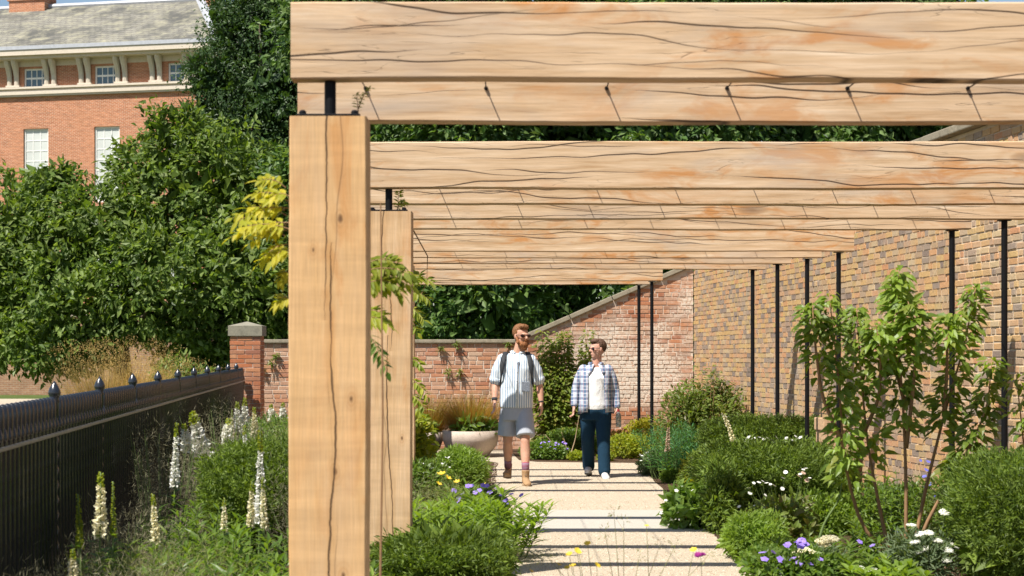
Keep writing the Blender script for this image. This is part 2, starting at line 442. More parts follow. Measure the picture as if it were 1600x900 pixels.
def stone_mat(name, col, col2, dirt=(.10, .09, .07), da=.5):
    t = NT(name); p = t.geo_pos()
    a = t.mix(t.noise(p, 3, 5, .6), c4(col), c4(col2))
    a = t.mix(t.math('MULTIPLY', t.ramp(t.noise(p, 7, 6, .7), [(.5, 0), (.7, 1)]), da), a, c4(dirt))
    a = t.mix(1.0, a, t.ramp(t.noise(p, 70, 4, .7), [(.3, .8), (.7, 1.18)]), 'MULTIPLY')
    return t.done(t.bsdf(a, .9, .2, 0, t.bump(t.noise(p, 45, 6, .7), .5, .006)))
M['coping'] = stone_mat("coping_stone", (.34, .29, .21), (.26, .23, .17), (.13, .11, .07), .6)
M['cap'] = stone_mat("pier_cap_stone", (.30, .27, .20), (.20, .19, .15), (.10, .09, .07), .6)
M['sandstone'] = stone_mat("sandstone", (.60, .40, .24), (.52, .34, .20), (.3, .2, .12), .3)
M['bowl'] = stone_mat("bowl_stone", (.55, .46, .38), (.46, .37, .30), (.25, .2, .15), .4)
M['slab'] = stone_mat("paving_slab", (.48, .44, .375), (.44, .40, .34), (.40, .35, .28), .3)
M['edging'] = stone_mat("edging_stone", (.34, .27, .19), (.26, .20, .14), (.12, .1, .07), .5)
M['house_stone'] = stone_mat("house_stone", (.66, .57, .47), (.60, .52, .42), (.3, .26, .2), .3)
M['mortar'] = stone_mat("mortar", (.68, .56, .42), (.58, .46, .33), (.3, .24, .17), .35)
M['mortar_red'] = stone_mat("mortar_red", (.66, .56, .46), (.55, .45, .36), (.3, .24, .18), .35)
yel = [(.24, .18, .145), (.34, .26, .20), (.54, .34, .16), (.58, .39, .17), (.54, .27, .14), (.57, .42, .24), (.42, .30, .20), (.58, .32, .16), (.55, .38, .15), (.30, .235, .19), (.56, .33, .18)]
M['brick_yel_o'] = brick_mat("brick_buff_single", yel, 'obj', .16, (.52, .42, .30))
M['brick_yel_i'] = brick_mat("brick_buff_mass", yel, 'isl', .16, (.52, .42, .30))
red = [(.34, .14, .08), (.44, .19, .10), (.49, .23, .12), (.40, .22, .14), (.50, .29, .18), (.32, .18, .12), (.47, .25, .15), (.52, .36, .25)]
M['brick_red_o'] = brick_mat("brick_red_single", red, 'obj', .75, (.66, .57, .47), .8, (-.2, 1.1))
M['brick_red_i'] = brick_mat("brick_red_mass", red, 'isl', .75, (.66, .57, .47), .8, (-.2, 1.1))
pier = [(.38, .13, .06), (.44, .16, .075), (.36, .17, .10), (.48, .22, .11), (.28, .12, .08)]
M['brick_pier'] = brick_mat("brick_pier", pier, 'obj', .2, (.5, .42, .33))

def soil():
    t = NT("soil"); p = t.geo_pos()
    a = t.ramp(t.noise(p, 28, 7, .7), [(.3, (.055, .033, .02)), (.55, (.12, .075, .045)), (.75, (.21, .14, .09))])
    return t.done(t.bsdf(a, .95, .1, 0, t.bump(t.noise(p, 40, 7, .75), 1.0, .04)))
M['soil'] = soil()
def gravel():
    t = NT("path_gravel"); p = t.geo_pos()
    v = t.n("TexVoronoi", {"Vector": p, "Scale": 120.0}, feature='F1')
    a = t.mix(t.noise(p, 1.3, 4), c4((.55, .465, .35)), c4((.47, .39, .285)))
    a = t.mix(1.0, a, t.ramp(t.noise(v.outputs["Color"], 3.0, 1), [(.3, .72), (.7, 1.2)]), 'MULTIPLY')
    a = t.mix(t.math('MULTIPLY', t.ramp(t.noise(p, 5, 6, .7), [(.55, 0), (.75, .35)]), 1.0), a, c4((.36, .26, .17)))
    h = t.math('SUBTRACT', t.noise(p, 55, 6, .7), t.math('MULTIPLY', v.outputs["Distance"], .6))
    return t.done(t.bsdf(a, .92, .15, 0, t.bump(h, .7, .012)))
M['gravel'] = gravel()
def lawn():
    t = NT("lawn"); p = t.geo_pos()
    a = t.ramp(t.noise(p, 1.8, 7, .7), [(.3, (.05, .08, .02)), (.6, (.10, .13, .035)), (.8, (.20, .19, .07))])
    return t.done(t.bsdf(a, .95, .1, 0, t.bump(t.noise(p, 30, 6, .7), .8, .03)))
M['lawn'] = lawn()
def far_brick(name, cols, mort, w=.235, h=.075, joint=.012, axis_u=(1, 0)):
    """brickwork too far off to tell the bricks apart"""
    t = NT(name)
    sep = t.n("SeparateXYZ", {0: t.obj()})
    uv = t.n("CombineXYZ", {0: sep.outputs[0], 1: sep.outputs[2], 2: 0.0})
    b = t.n("TexBrick", {"Vector": uv.outputs[0], "Color1": c4(cols[0]), "Color2": c4(cols[1]), "Mortar": c4(mort), "Scale": 1.0, "Mortar Size": joint, "Mortar Smooth": .2, "Bias": 0.0, "Brick Width": w, "Row Height": h})
    p = t.geo_pos()
    a = t.mix(t.ramp(t.noise(p, .5, 5, .6), [(.4, 0), (.7, .6)]), b.outputs[0], c4(cols[2]))
    a = t.mix(1.0, a, t.ramp(t.noise(t.vmul(p, (3, 3, 12)), 1, 5, .65), [(.3, .72), (.7, 1.25)]), 'MULTIPLY')
    return t.done(t.bsdf(a, .93, .1, 0, t.bump(b.outputs[1], -.4, .01)))
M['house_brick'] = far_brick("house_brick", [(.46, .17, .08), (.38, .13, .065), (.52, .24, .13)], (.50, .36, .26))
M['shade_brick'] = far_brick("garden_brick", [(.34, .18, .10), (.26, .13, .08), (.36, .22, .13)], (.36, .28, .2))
def slate():
    t = NT("roof_slate")
    sep = t.n("SeparateXYZ", {0: t.obj()})
    uv = t.n("CombineXYZ", {0: sep.outputs[0], 1: sep.outputs[2], 2: 0.0})
    b = t.n("TexBrick", {"Vector": uv.outputs[0], "Color1": c4((.26, .245, .20)), "Color2": c4((.20, .19, .16)), "Mortar": c4((.06, .055, .05)), "Scale": 1.0, "Mortar Size": .012, "Brick Width": .35, "Row Height": .17})
    p = t.obj()
    a = t.mix(t.ramp(t.noise(t.vmul(p, (.45, .45, .35)), 1, 6, .65, .4), [(.42, 0), (.62, .9)]), b.outputs[0], c4((.085, .083, .075)))
    a = t.mix(t.ramp(t.noise(p, 1.4, 6, .7), [(.48, 0), (.7, .8)]), a, c4((.36, .335, .23)))
    return t.done(t.bsdf(a, .85, .25, 0, t.bump(b.outputs[1], -.6, .03)))
M['slate'] = slate()
M['white_paint'] = plain("white_paint", (.78, .77, .72), .5, .4, 0, .06, 6, .03)
M['grey_lead'] = plain("roof_lead", (.42, .43, .46), .5, .4, 0, .15, 5, .1)
def glass(name, col, rough=.06):
    t = NT(name); return t.done(t.bsdf(t.mix(t.noise(t.obj(), .8, 2), c4(col), c4([min(1, x * 1.5) for x in col])), rough, .6))
M['glass_blind'] = glass("glass_blind", (.45, .46, .43), .2)
M['glass_sky'] = glass("glass_sky", (.05, .09, .12), .05)

# ------------------------------------------------------------------ ground, paths
def sheet(name, pts, z, mat, kind="structure"):
    me = bpy.data.meshes.new(name)
    me.from_pydata([(x, y * K, z) for x, y in pts], [], [list(range(len(pts)))])
    o = link(name, me, mat); o["kind"] = kind
    return o
sheet("ground", [(-400, -60), (400, -60), (400, 900), (-400, 900)], 0.0, M['soil'])
sheet("lawn", [(-200, 4), (-2.6, 4), (-4.45, 15.8), (-4.6, 16.6), (6, 16.9), (60, 17), (60, 70), (-200, 70)], 0.004, M['lawn'])
sheet("far_path", [(-60, 24), (-8.5, 30), (-10.5, 36.5), (-60, 37.5)], 0.008, M['gravel'])
# garden path: wavering edges
rng = np.random.default_rng(5)
def wob(a): return a + float(rng.normal(0, .012))
Ls = [(y, -.05 - .26 * min(1, max(0, (y - 6.5) / 1.8)) + (.12 if y > 11 else 0)) for y in np.arange(1.0, 14.31, .3)]
Rs = [(y, 1.62 + .012 * (y - 6)) for y in np.arange(1.0, 14.31, .3)]
pts = [(wob(x), y) for y, x in Rs] + [(.35, 14.35), (.1, 14.6), (-.05, 16.2), (-3.4, 16.2), (-3.4, 15.75), (-.6, 15.75), (-.42, 14.6)] + [(wob(x), y) for y, x in reversed(Ls)]
sheet("path", pts, 0.004, M['gravel'])
band = thing("paving_band", "pale smooth stone band laid across the gravel path", "paving", (0, 0, 0))
del band["category"]; band["kind"] = "structure"
for x0, x1 in ((-.46, .24), (.244, .94), (.944, 1.64)):
    me = box_mesh("slab", x1 - x0, 1.2 * K, .05, .004, 1)
    link("slab", me, M['slab'], band, ((x0 + x1) / 2, 9.16 * K, -.014 + random.Random(x0).uniform(-.001, .001)))
g = Geo(); n = 26000
X = rng.uniform(-.25, 1.66, n); Yv = 6.2 * K + (14.2 - 6.2) * K * rng.random(n) ** 1.5; a0 = rng.uniform(0, 6.28, n); sz = rng.uniform(.003, .0085, n)
c = np.stack([X, Yv, np.full(n, .003)], 1)
tri = [c + np.stack([np.cos(a0 + q) * sz, np.sin(a0 + q) * sz, np.zeros(n)], 1) for q in (0, 2.0, 4.1)]
top = c + np.stack([rng.normal(0, .2, n) * sz, rng.normal(0, .2, n) * sz, sz * rng.uniform(.6, 1.2, n)], 1)
b_ = np.arange(n)[:, None] * 4
ok = ~((Yv > 8.56 * K) & (Yv < 9.76 * K))
g.add(np.stack(tri + [top], 1).reshape(-1, 3), T=np.concatenate([(b_ + [[0, 1, 3]])[ok], (b_ + [[1, 2, 3]])[ok], (b_ + [[2, 0, 3]])[ok]]))
t = NT("loose_gravel"); gm_ = t.done(t.bsdf(t.ramp(t.island(), [(0, (.30, .21, .14)), (.35, (.50, .40, .29)), (.8, (.58, .49, .37)), (1, (.66, .58, .47))]), .9, .15))
tag(link("loose_gravel", g.mesh("loose_gravel"), gm_), "loose buff gravel scattered over the garden path", "gravel", kind="stuff")
# stone edging along the fence
def fence_x(Y): return -.1614 * Y - 1.607
edge = thing("stone_edging", "row of brown stone edging slabs along the foot of the black fence", "edging")
del edge["category"]; edge["kind"] = "structure"
y = 3.6; rr = random.Random(3)
em = box_mesh("edging_slab", .36, .60, .06, .01, 2)
while y < 15.2:
    link("edging_slab", em, M['edging'], edge, (fence_x(y) + .24, y * K, .01 + rr.uniform(-.006, .006)), (rr.uniform(-.01, .01), rr.uniform(-.01, .01), .086), (1, 1, 1))
    y += .333
# bark chips scattered on the soil
g = Geo(); n = 9000
X = rng.uniform(-2.6, 3.6, n); Yv = 6.0 + 9 * rng.random(n) ** 1.4
ok = ((X > 1.66) | (X < -.35)) & (X > fence_x(Yv) + .45)
X, Yv = X[ok], Yv[ok]; n = len(X)
d = rng.normal(0, 1, (n, 3)); d[:, 2] *= .3
g.leaf2(np.stack([X, Yv * K, rng.uniform(.004, .02, n)], 1), d, np.tile([[0, 0, 1.0]], (n, 1)) + rng.normal(0, .4, (n, 3)), rng.uniform(.02, .055, n), rng.uniform(.008, .022, n), .1)
t = NT("bark_chips"); M['chips'] = t.done(t.bsdf(t.ramp(t.island(), [(0, (.05, .03, .02)), (.6, (.17, .10, .06)), (1, (.34, .23, .15))]), .9, .1))
tag(link("bark_chips", g.mesh("bark_chips"), M['chips']), "brown bark chips strewn over the soil of the beds", "bark chips", kind="stuff")

# ------------------------------------------------------------------ brick walls
def brick_wall(name, label, cat, O, u, nrm, s0, s1, top, pitch, hlen, slen, bond, mats, mortar, thick, pick, seed, clipbot=0.0, n_single=300, perp=.006):
    """O origin xy, u unit direction along wall, nrm unit normal towards the viewer; top(s) wall top; pick(s,z)->score or None"""
    rr = random.Random(seed)
    T = thing(name, label, cat, (O[0], O[1], 0), raw=True)
    ang = math.atan2(u[1], u[0]); T.rotation_euler = (0, 0, ang)
    # local frame: x along the wall, -y or +y towards viewer
    side = 1 if (u[0] * nrm[1] - u[1] * nrm[0]) > 0 else -1
    bricks = []
    ztop = max(top(s0 + (s1 - s0) * k / 60) for k in range(61))
    row = 0; z = clipbot
    while z < ztop:
        s = s0 - rr.random() * slen
        while s < s1:
            head = bond(row, rr)
            ln = hlen if head else slen
            a, b = s + perp, s + ln - perp
            s += ln * rr.uniform(.97, 1.03)
            a = max(a, s0); b = min(b, s1)
            if b - a < .03: continue
            m = (a + b) / 2
            zt = min(top(a), top(b))
            if z + pitch * .75 > zt: continue
            bricks.append((m, b - a, z, min(pitch - rr.uniform(.010, .015), zt - z - .002)))
        z += pitch; row += 1
    scored = []
    for k, (m, ln, z, h) in enumerate(bricks):
        sc = pick(m, z)
        if sc is not None: scored.append((sc, k))
    scored.sort(); single = set(k for _, k in scored[:n_single])
    full = {}
    g = Geo()
    for k, (m, ln, z, h) in enumerate(bricks):
        proud = rr.uniform(.004, .013); tilt = rr.gauss(0, .012); dz = rr.gauss(0, .0015)
        if k in single:
            key = (round(ln, 2), round(h, 3))
            if key not in full:
                me = box_mesh("brick", key[0], .1, key[1], .004, 1)
                me.materials.append(mats[0]); full[key] = me
            link("brick", full[key], None, T, (m, side * (proud - .05), z + h / 2 + dz), (rr.gauss(0, .02), tilt, rr.gauss(0, .012)))
        else:
            Mx = Matrix.Translation((m, side * (proud - .05), z + h / 2 + dz)) @ Matrix.Rotation(tilt, 4, 'Y') @ Matrix.Rotation(rr.gauss(0, .012), 4, 'Z')
            g.box(-ln / 2, ln / 2, -.05, .05, -h / 2, h / 2, Mx)
    if g.n:
        tag(link("brick_courses", g.mesh("brick_courses"), mats[1], T), kind="stuff")
    # mortar core
    K = 48; V = []; 
    for k in range(K + 1):
        s = s0 + (s1 - s0) * k / K
        V += [(s, -side * .0, 0), (s, -side * .0, top(s)), (s, -side * thick, 0), (s, -side * thick, top(s))]
    F = []
    for k in range(K):
        a = 4 * k; b = a + 4
        F += [(a, b, b + 1, a + 1), (a + 2, a + 3, b + 3, b + 2), (a + 1, b + 1, b + 3, a + 3)]
    F += [(0, 1, 3, 2), (4 * K, 4 * K + 2, 4 * K + 3, 4 * K + 1)]
    me = bpy.data.meshes.new("mortar"); me.from_pydata(V, [], F)
    link("mortar", me, mortar, T)
    return T, side

def coping(T, side, path, w0, w1, th, step, mat, seed):
    """path(s)->z of wall top; slabs laid along it, overhanging towards the viewer by w0"""
    rr = random.Random(seed); s = path[0]
    zf = path[2]
    while s < path[1] - .02:
        e = min(path[1], s + step * rr.uniform(.85, 1.15))
        za, zb = zf(s), zf(e)
        L = math.hypot(e - s, zb - za)
        me = box_mesh("coping_stone", L - .008, w0 + w1, th, .012, 2)
        link("coping_stone", me, mat, T, ((s + e) / 2, side * (w0 - w1) / 2, (za + zb) / 2 + th / 2 + rr.uniform(0, .004)), (rr.gauss(0, .006), -math.atan2(zb - za, e - s), rr.gauss(0, .004)))
        s = e

# tall side wall on the right of the path
def wall_x(Y): return 6.034 - .18876 * Y
wu = Vector((-.18876 / K, 1.0)).normalized()
Ow = (wall_x(6.0), 6.0 * K)
LenW = (16.45 - 6.0) * K / wu.y
def bond_mix(row, r): return r.random() < (.8 if row % 5 == 0 else .16)
def pick_right(s, z):
    Y = Ow[1] + wu.y * s; X = Ow[0] + wu.x * s
    px = 800 + FP * X / Y; py = 560 - FP * (z - EYE) / Y
    if px > 1605 or py < 335 or py > 690: return None
    return Y
W, sd = brick_wall("garden_wall", "tall buff and orange brick garden wall standing behind the black steel poles", "wall", Ow, (wu.x, wu.y), (-wu.y, wu.x), 0, LenW, lambda s: 3.56,
                   .0667, .115, .23, bond_mix, (M['brick_yel_o'], M['brick_yel_i']), M['mortar'], .36, pick_right, 11, perp=.0115)
coping(W, sd, (0, LenW + .2, lambda s: 3.56), .10, .44, .075, .75, M['coping'], 2)
# end wall with its ramp up to the tall wall
YE = 16.45
def ramp_top(X):
    if X < .06: return 1.70
    pts = [(.06, 1.70), (.76, 2.0), (1.98, 2.545), (2.75, 2.86), (3.3, 3.12)]
    for (a, za), (b, zb) in zip(pts, pts[1:]):
        if X <= b: return za + (zb - za) * (X - a) / (b - a)
    return pts[-1][1]
def pick_end(s, z):
    X = s; px = 800 + 1600 * X / YE; py = 560 - 1600 * (z - EYE) / YE
    if 645 < px < 775 and 534 < py < 625: return z * .01
    if 930 < px < 1090 and 425 < py < 640: return 1 + abs(px - 1010) * .001
    if 403 < px < 455 and 534 < py < 630: return .5
    return None
xr = wall_x(YE) - .02
E, se = brick_wall("end_wall", "weathered red brick end wall with lime patches ramping up to the taller wall", "wall", (0, YE * K), (1, 0), (0, -1), -4.3, xr, lambda s: ramp_top(s),
                   .068, .115, .232, lambda row, r: r.random() < (.85 if row % 4 == 0 else .12), (M['brick_red_o'], M['brick_red_i']), M['mortar_red'], .34, pick_end, 23, perp=.008)
coping(E, se, (-4.3, .06, lambda s: 1.70), .05, .40, .058, .9, M['coping'], 4)
coping(E, se, (.06, xr, lambda s: ramp_top(s)), .06, .41, .075, .8, M['coping'], 6)
# ferns and weeds rooted in the end wall
def tuft(name, label, loc, mat, n, L, W, seed, cat="plant", out=(0, -1, .4), group=None):
    r = np.random.default_rng(seed); g = Geo()
    d = r.normal(0, .6, (n, 3)) + np.array(out)
    g.leaf8(r.normal(0, .02, (n, 3)), d, np.tile([[0, -.3, 1.0]], (n, 1)) + r.normal(0, .3, (n, 3)), L * r.uniform(.6, 1.1, n), W, .1, .5)
    o = link(name, g.mesh(name), mat, None, loc)
    return tag(o, label, cat, group)
for k, (px, py) in enumerate([(690, 546), (713, 539), (700, 582), (719, 581), (432, 556), (425, 566), (409, 577), (795, 538)]):
    tuft("wall_weed", "small green weed tuft growing out of the joints of the end wall", (PX(px, YE), YE - .02, PZ(py, YE)), M['shrub'], 26, .10, .022, k, "weed", group="weeds in the end wall")

# brick pier with stone cap at the end of the fence
PXc, PYc = -4.11, 15.9
P = thing("gate_pier", "square red brick pier with pale stone cap at the end of the fence", "pier", (PXc, PYc, 0))
g = Geo(); g.box(-.226, .226, -.226, .226, 0, 1.80); link("mortar", g.mesh("mortar"), M['mortar_red'], P)
pm = {}
rr = random.Random(8)
def pbrick(ln, loc, rz):
    key = round(ln, 3)
    if key not in pm:
        me = box_mesh("brick", ln, .1, .058, .003, 1); me.materials.append(M['brick_pier']); pm[key] = me
    link("brick", pm[key], None, P, loc, (rr.gauss(0, .015), rr.gauss(0, .01), rz + rr.gauss(0, .008)))
for row in range(26):
    z = row * .069 + .034
    splits = [(-.238, -.125), (-.125, .115), (.115, .238)] if row % 2 else [(-.238, -.005), (-.005, .238)]
    for a, b in splits:
        pr = rr.uniform(.180, .188)
        pbrick(b - a - .009, ((a + b) / 2, -pr, z), 0)
        pbrick(b - a - .009, (pr, (a + b) / 2, z), math.pi / 2)
        if row > 12: pbrick(b - a - .009, (-pr, (a + b) / 2, z), math.pi / 2)
me = bpy.data.meshes.new("cap_stone"); h = .262
V = [(-h, -h, 0), (h, -h, 0), (h, h, 0), (-h, h, 0), (-h, -h, .155), (h, -h, .155), (h, h, .155), (-h, h, .155), (0, 0, .225)]
me.from_pydata(V, [], [(0, 3, 2, 1), (0, 1, 5, 4), (1, 2, 6, 5), (2, 3, 7, 6), (3, 0, 4, 7), (4, 5, 8), (5, 6, 8), (6, 7, 8), (7, 4, 8)])
link("cap_stone", me, M['cap'], P, (0, 0, 1.802))

# ------------------------------------------------------------------ iron fence
F0, F1 = 4.2, 15.76
fl = math.hypot(1, .1614)
FN = thing("iron_fence", "black iron railing with twisted posts and pointed finials along the bed", "fence")
fa = math.atan2(1, -.1614)
def fz(Y): return .07 * (Y - 4.74) / 10.9
def fpos(Y, off=0.0, z=0.0): return (fence_x(Y) + off, Y * K, z + fz(Y))
def lathe(prof, n=10):
    g = Geo(); g.loft([((0, 0, z), r, r) for r, z in prof], n); return g
bar = lathe([(.019, 0), (.019, 1.03), (.026, 1.05), (.022, 1.075), (.028, 1.095), (.029, 1.185), (.026, 1.212), (.018, 1.232), (.004, 1.240)], 8).mesh("bar", True)
dog = lathe([(.014, 0), (.014, 1.05), (.022, 1.065), (.024, 1.09), (.014, 1.12), (.003, 1.135)], 8).mesh("short_bar", True)
bar.materials.append(M['fence_paint']); dog.materials.append(M['fence_paint'])
g = Geo(); secs = []
for k in range(110):
    z = k * .01; a = z * 38
    secs.append(((0, 0, z), .026, .014, (math.cos(a), math.sin(a), 0), (-math.sin(a), math.cos(a), 0)))
g.loft(secs, 8)
g.loft([((0, 0, z), r, r) for r, z in [(.024, 1.09), (.024, 1.2), (.03, 1.21), (.022, 1.225), (.034, 1.25), (.036, 1.262), (.028, 1.285), (.012, 1.31), (.002, 1.325)]], 10)
post = g.mesh("post", True); post.materials.append(M['fence_paint'])
fin_Y = [4.60 + 1.03 * k for k in range(11)]
y = F0; k = 0
while y < F1:
    if min(abs(y - f) for f in fin_Y) > .03:
        link("bar", bar, None, FN, fpos(y))
    link("short_bar", dog, None, FN, fpos(y + .0325, .012))
    y += .065; k += 1
for f in fin_Y:
    link("post", post, None, FN, fpos(f))
g = Geo()
def railing(z, w, h, mat, nm, x0=0.0):
    a = np.array(fpos(F0, 0, z)); b = np.array(fpos(F1 + .03, 0, z)); d = b - a; L = np.linalg.norm(d)
    me = box_mesh(nm, L, w, h, .004, 1)
    o = link(nm, me, mat, FN, (a + b) / 2 + np.array([x0, 0, 0])); o.rotation_mode = 'QUATERNION'; o.rotation_quaternion = Vector(d).to_track_quat('X', 'Z')
railing(1.035, .062, .020, M['sunlit_rail'], "rail")
railing(.12, .05, .02, M['fence_paint'], "bottom_rail")

# ------------------------------------------------------------------ oak pergola
OAK = oak_mat("oak_beam", 'x')
BT, BH = .12, .296
# (front Y, left end X, pole X, bottom z, beam nickname for the label)
BE = [(3.945, -.853, 4.53, 2.531, "outermost oak beam, over the honey-coloured post, with long shakes across its face"),
      (4.66, -.976, 4.41, 2.531, "oak beam next behind the outermost one, marked by slanting wire shadows"),
      (6.48, -1.02, 4.07, 2.531, "wide oak beam over the second post, one wavering dark crack"),
      (7.153, -1.13, 3.945, 2.531, "second oak beam of the middle four, lit along its lower edge"),
      (7.894, -1.24, 3.811, 2.531, "third oak beam of the middle four, its end held by a black pole"),
      (8.542, -1.26, 3.684, 2.531, "last oak beam of the middle four, its cut end before the buff wall"),
      (10.50, -1.33, 3.359, 2.553, "greyed oak beam leading the third row of four, deeply grained"),
      (11.20, -1.38, 3.237, 2.553, "second oak beam in the third row of four"),
      (11.87, -1.43, 3.085, 2.553, "third oak beam in the third row of four"),
      (12.60, -1.48, 2.968, 2.553, "last oak beam in the third row of four, over the garden shrub"),
      (14.59, -1.78, 1.997, 2.560, "short oak beam before the end wall, first of the last pair"),
      (15.32, -1.83, 1.903, 2.560, "short oak beam before the end wall, second of the last pair")]
def beam_mesh(L, seed):
    r = np.random.default_rng(seed); nx = 60
    xs = np.linspace(-L / 2, L / 2, nx)
    b = .006
    prof = [(-BT / 2 + b, -BH / 2), (BT / 2 - b, -BH / 2), (BT / 2, -BH / 2 + b), (BT / 2, BH / 2 - b), (BT / 2 - b, BH / 2), (-BT / 2 + b, BH / 2), (-BT / 2, BH / 2 - b), (-BT / 2, -BH / 2 + b)]
    V = []; ph = r.uniform(0, 6, 4)
    for x in xs:
        wz = .003 * math.sin(x * 1.3 + ph[0]) + .0018 * math.sin(x * 4.1 + ph[1]) + r.normal(0, .0006)
        wy = .002 * math.sin(x * 1.7 + ph[2])
        wt = .0025 * math.sin(x * 2.2 + ph[3]) + r.normal(0, .0006)
        for (yy, zz) in prof:
            V.append((x, yy + wy, zz + (wz if zz < 0 else wt)))
    n = 8
    Q = [[i * n + j, (i + 1) * n + j, (i + 1) * n + (j + 1) % n, i * n + (j + 1) % n] for i in range(nx - 1) for j in range(n)]
    g = Geo(); g.add(V, Q=Q)
    c0 = len(V); g.add([(xs[0], 0, 0), (xs[-1], 0, 0)])
    T = [[c0, j, (j + 1) % n] for j in range(n)] + [[c0 + 1, (nx - 1) * n + (j + 1) % n, (nx - 1) * n + j] for j in range(n)]
    g.T.append(np.array(T))
    return g.mesh("oak_beam")
TH = lambda Y, z=0: None
for k, (Y, xl, xp, zb, lab) in enumerate(BE):
    xe = xp + .15; L = xe - xl
    B = thing("oak_beam", lab if "beam" in lab else lab + " beam", "beam", ((xl + xe) / 2, Y * K + BT / 2, zb + BH / 2), raw=True)
    link("timber", beam_mesh(L, 40 + k), OAK, B)
    # black steel pole under the right end
    ph = zb - .004
    p = thing("steel_pole", "slim black steel pole under " + ["the outermost oak beam", "the beam next to the outermost one", "the beam over the second oak post", "the second beam of the middle four", "the third beam of the middle four", "the last beam of the middle four", "the first beam of the third row", "the second beam of the third row", "the third beam of the third row", "the last beam of the third row", "the first of the last two beams", "the second of the last two beams"][k], "pole", (xp, Y * K + BT / 2, 0), raw=True)
    g = Geo(); g.loft([((0, 0, z), .0245, .0245) for z in (0, ph)], 14); link("shaft", g.mesh("shaft", False), M['black_steel'], p)
    link("base_plate", box_mesh("base_plate", .16, .16, .012, .002, 1), M['black_steel'], p, (0, 0, .008))
    link("top_plate", box_mesh("top_plate", .10, .062, .008, .001, 1), M['black_steel'], p, (0, 0, ph - .0045))
# tensioned wires inside each row of beams
rows = [(0, 1), (2, 5), (6, 9), (10, 11)]
names = ["the two outermost beams", "the middle four beams", "the third row of beams", "the last two beams"]
wx = [1.526 + .548 * k for k in range(-4, 6)]
for (a, b), nm in zip(rows, names):
    ya, yb = BE[a][0] * K + .01, BE[b][0] * K + BT + .02
    lo = max(BE[a][1], BE[b][1]) + .06; hi = min(BE[a][2], BE[b][2]) + .1
    for x in (wx if a != 2 else [w + .14 for w in wx]):
        if lo < x < hi:
            w = thing("steel_wire", "thin steel wire threaded through the middle of " + nm, "wire", (x, ya, BE[a][3] + .152), 0, "wires through " + nm, True)
            g = Geo(); g.tube([(0, 0, 0), (0, yb - ya, 0)], .003, 6); link("strand", g.mesh("strand"), M['black_steel'], w)
            for yy in [(BE[q][0] - BE[a][0]) * K - .01 for q in range(a, b + 1)]:
                if yy > 0:
                    g = Geo(); g.tube([(0, yy - .016, 0), (0, yy - .0005, 0)], [.008, .010], 8); link("eyelet", g.mesh("eyelet"), M['black_steel'], w)

def post_mesh(h, w, seed):
    r = np.random.default_rng(seed); nz = 40; b = .006; hw = w / 2; hd_ = .10
    prof = [(-hw + b, -hd_), (hw - b, -hd_), (hw, -hd_ + b), (hw, hd_ - b), (hw - b, hd_), (-hw + b, hd_), (-hw, hd_ - b), (-hw, -hd_ + b)]
    V = []; p = r.uniform(0, 6, 4)
    for z in np.linspace(0, h, nz):
        wl = .003 * math.sin(z * 1.9 + p[0]) + r.normal(0, .0005); wr = .003 * math.sin(z * 2.1 + p[1]) + r.normal(0, .0005)
        for (x, y) in prof: V.append((x + (wl if x < 0 else wr), y, z))
    n = 8; Q = [[i * n + j, i * n + (j + 1) % n, (i + 1) * n + (j + 1) % n, (i + 1) * n + j] for i in range(nz - 1) for j in range(n)]
    g = Geo(); g.add(V, Q=Q); c0 = len(V); g.add([(0, 0, 0), (0, 0, h)])
    g.T.append(np.array([[c0, (j + 1) % n, j] for j in range(n)] + [[c0 + 1, (nz - 1) * n + j, (nz - 1) * n + (j + 1) % n] for j in range(n)]))
    return g.mesh("oak_post")
# checks measured on the two near posts: (t up the check, sideways offset, half width)
crk1 = [(1.60, 2.383, [(0, -.012, .0002), (.35, -.006, .0016), (.75, -.004, .0022), (1, -.004, .0026)]),
        (0.0, 1.90, [(0, .006, .0028), (.25, .004, .0022), (.42, .008, .0032), (.55, .027, .0028), (.64, .031, .0030), (.70, .018, .0034), (.78, .012, .0012), (.88, .012, .0024), (1, .013, .0004)])]
crk2 = [(1.5, 2.383, [(0, .02, .0004), (.3, .02, .002), (.7, -.035, .0016), (1, -.026, .0025)]),
        (0.0, 1.6, [(0, .02, .002), (.3, .03, .002), (.6, .0, .0026), (1, .0, .0012)])]
PO = [(-.706, 3.945, .296, oak_mat("oak_post_near", 'z', crk1, .75, 3.0, [(1.99, .048, .016), (1.02, .028, .014), (1.87, -.055, .010), (1.30, .09, .012), (.62, .06, .015), (.25, -.08, .012)]), "broad honey-coloured oak post with a long crack, under the outermost beam"),
      (-.783, 6.48, .296, oak_mat("oak_post_second", 'z', crk2, .35, 9.0, [(1.42, .0, .014), (.95, .09, .012), (1.85, -.07, .012)]), "pale oak post with a wisteria vine, behind the honey-coloured post"),
      (-1.15, 10.50, .296, oak_mat("oak_post_rear", 'z', None, .35, 14.0), "oak post under the third row of beams"),
      (-1.62, 14.59, .296, None, "oak post under the last pair of beams")]
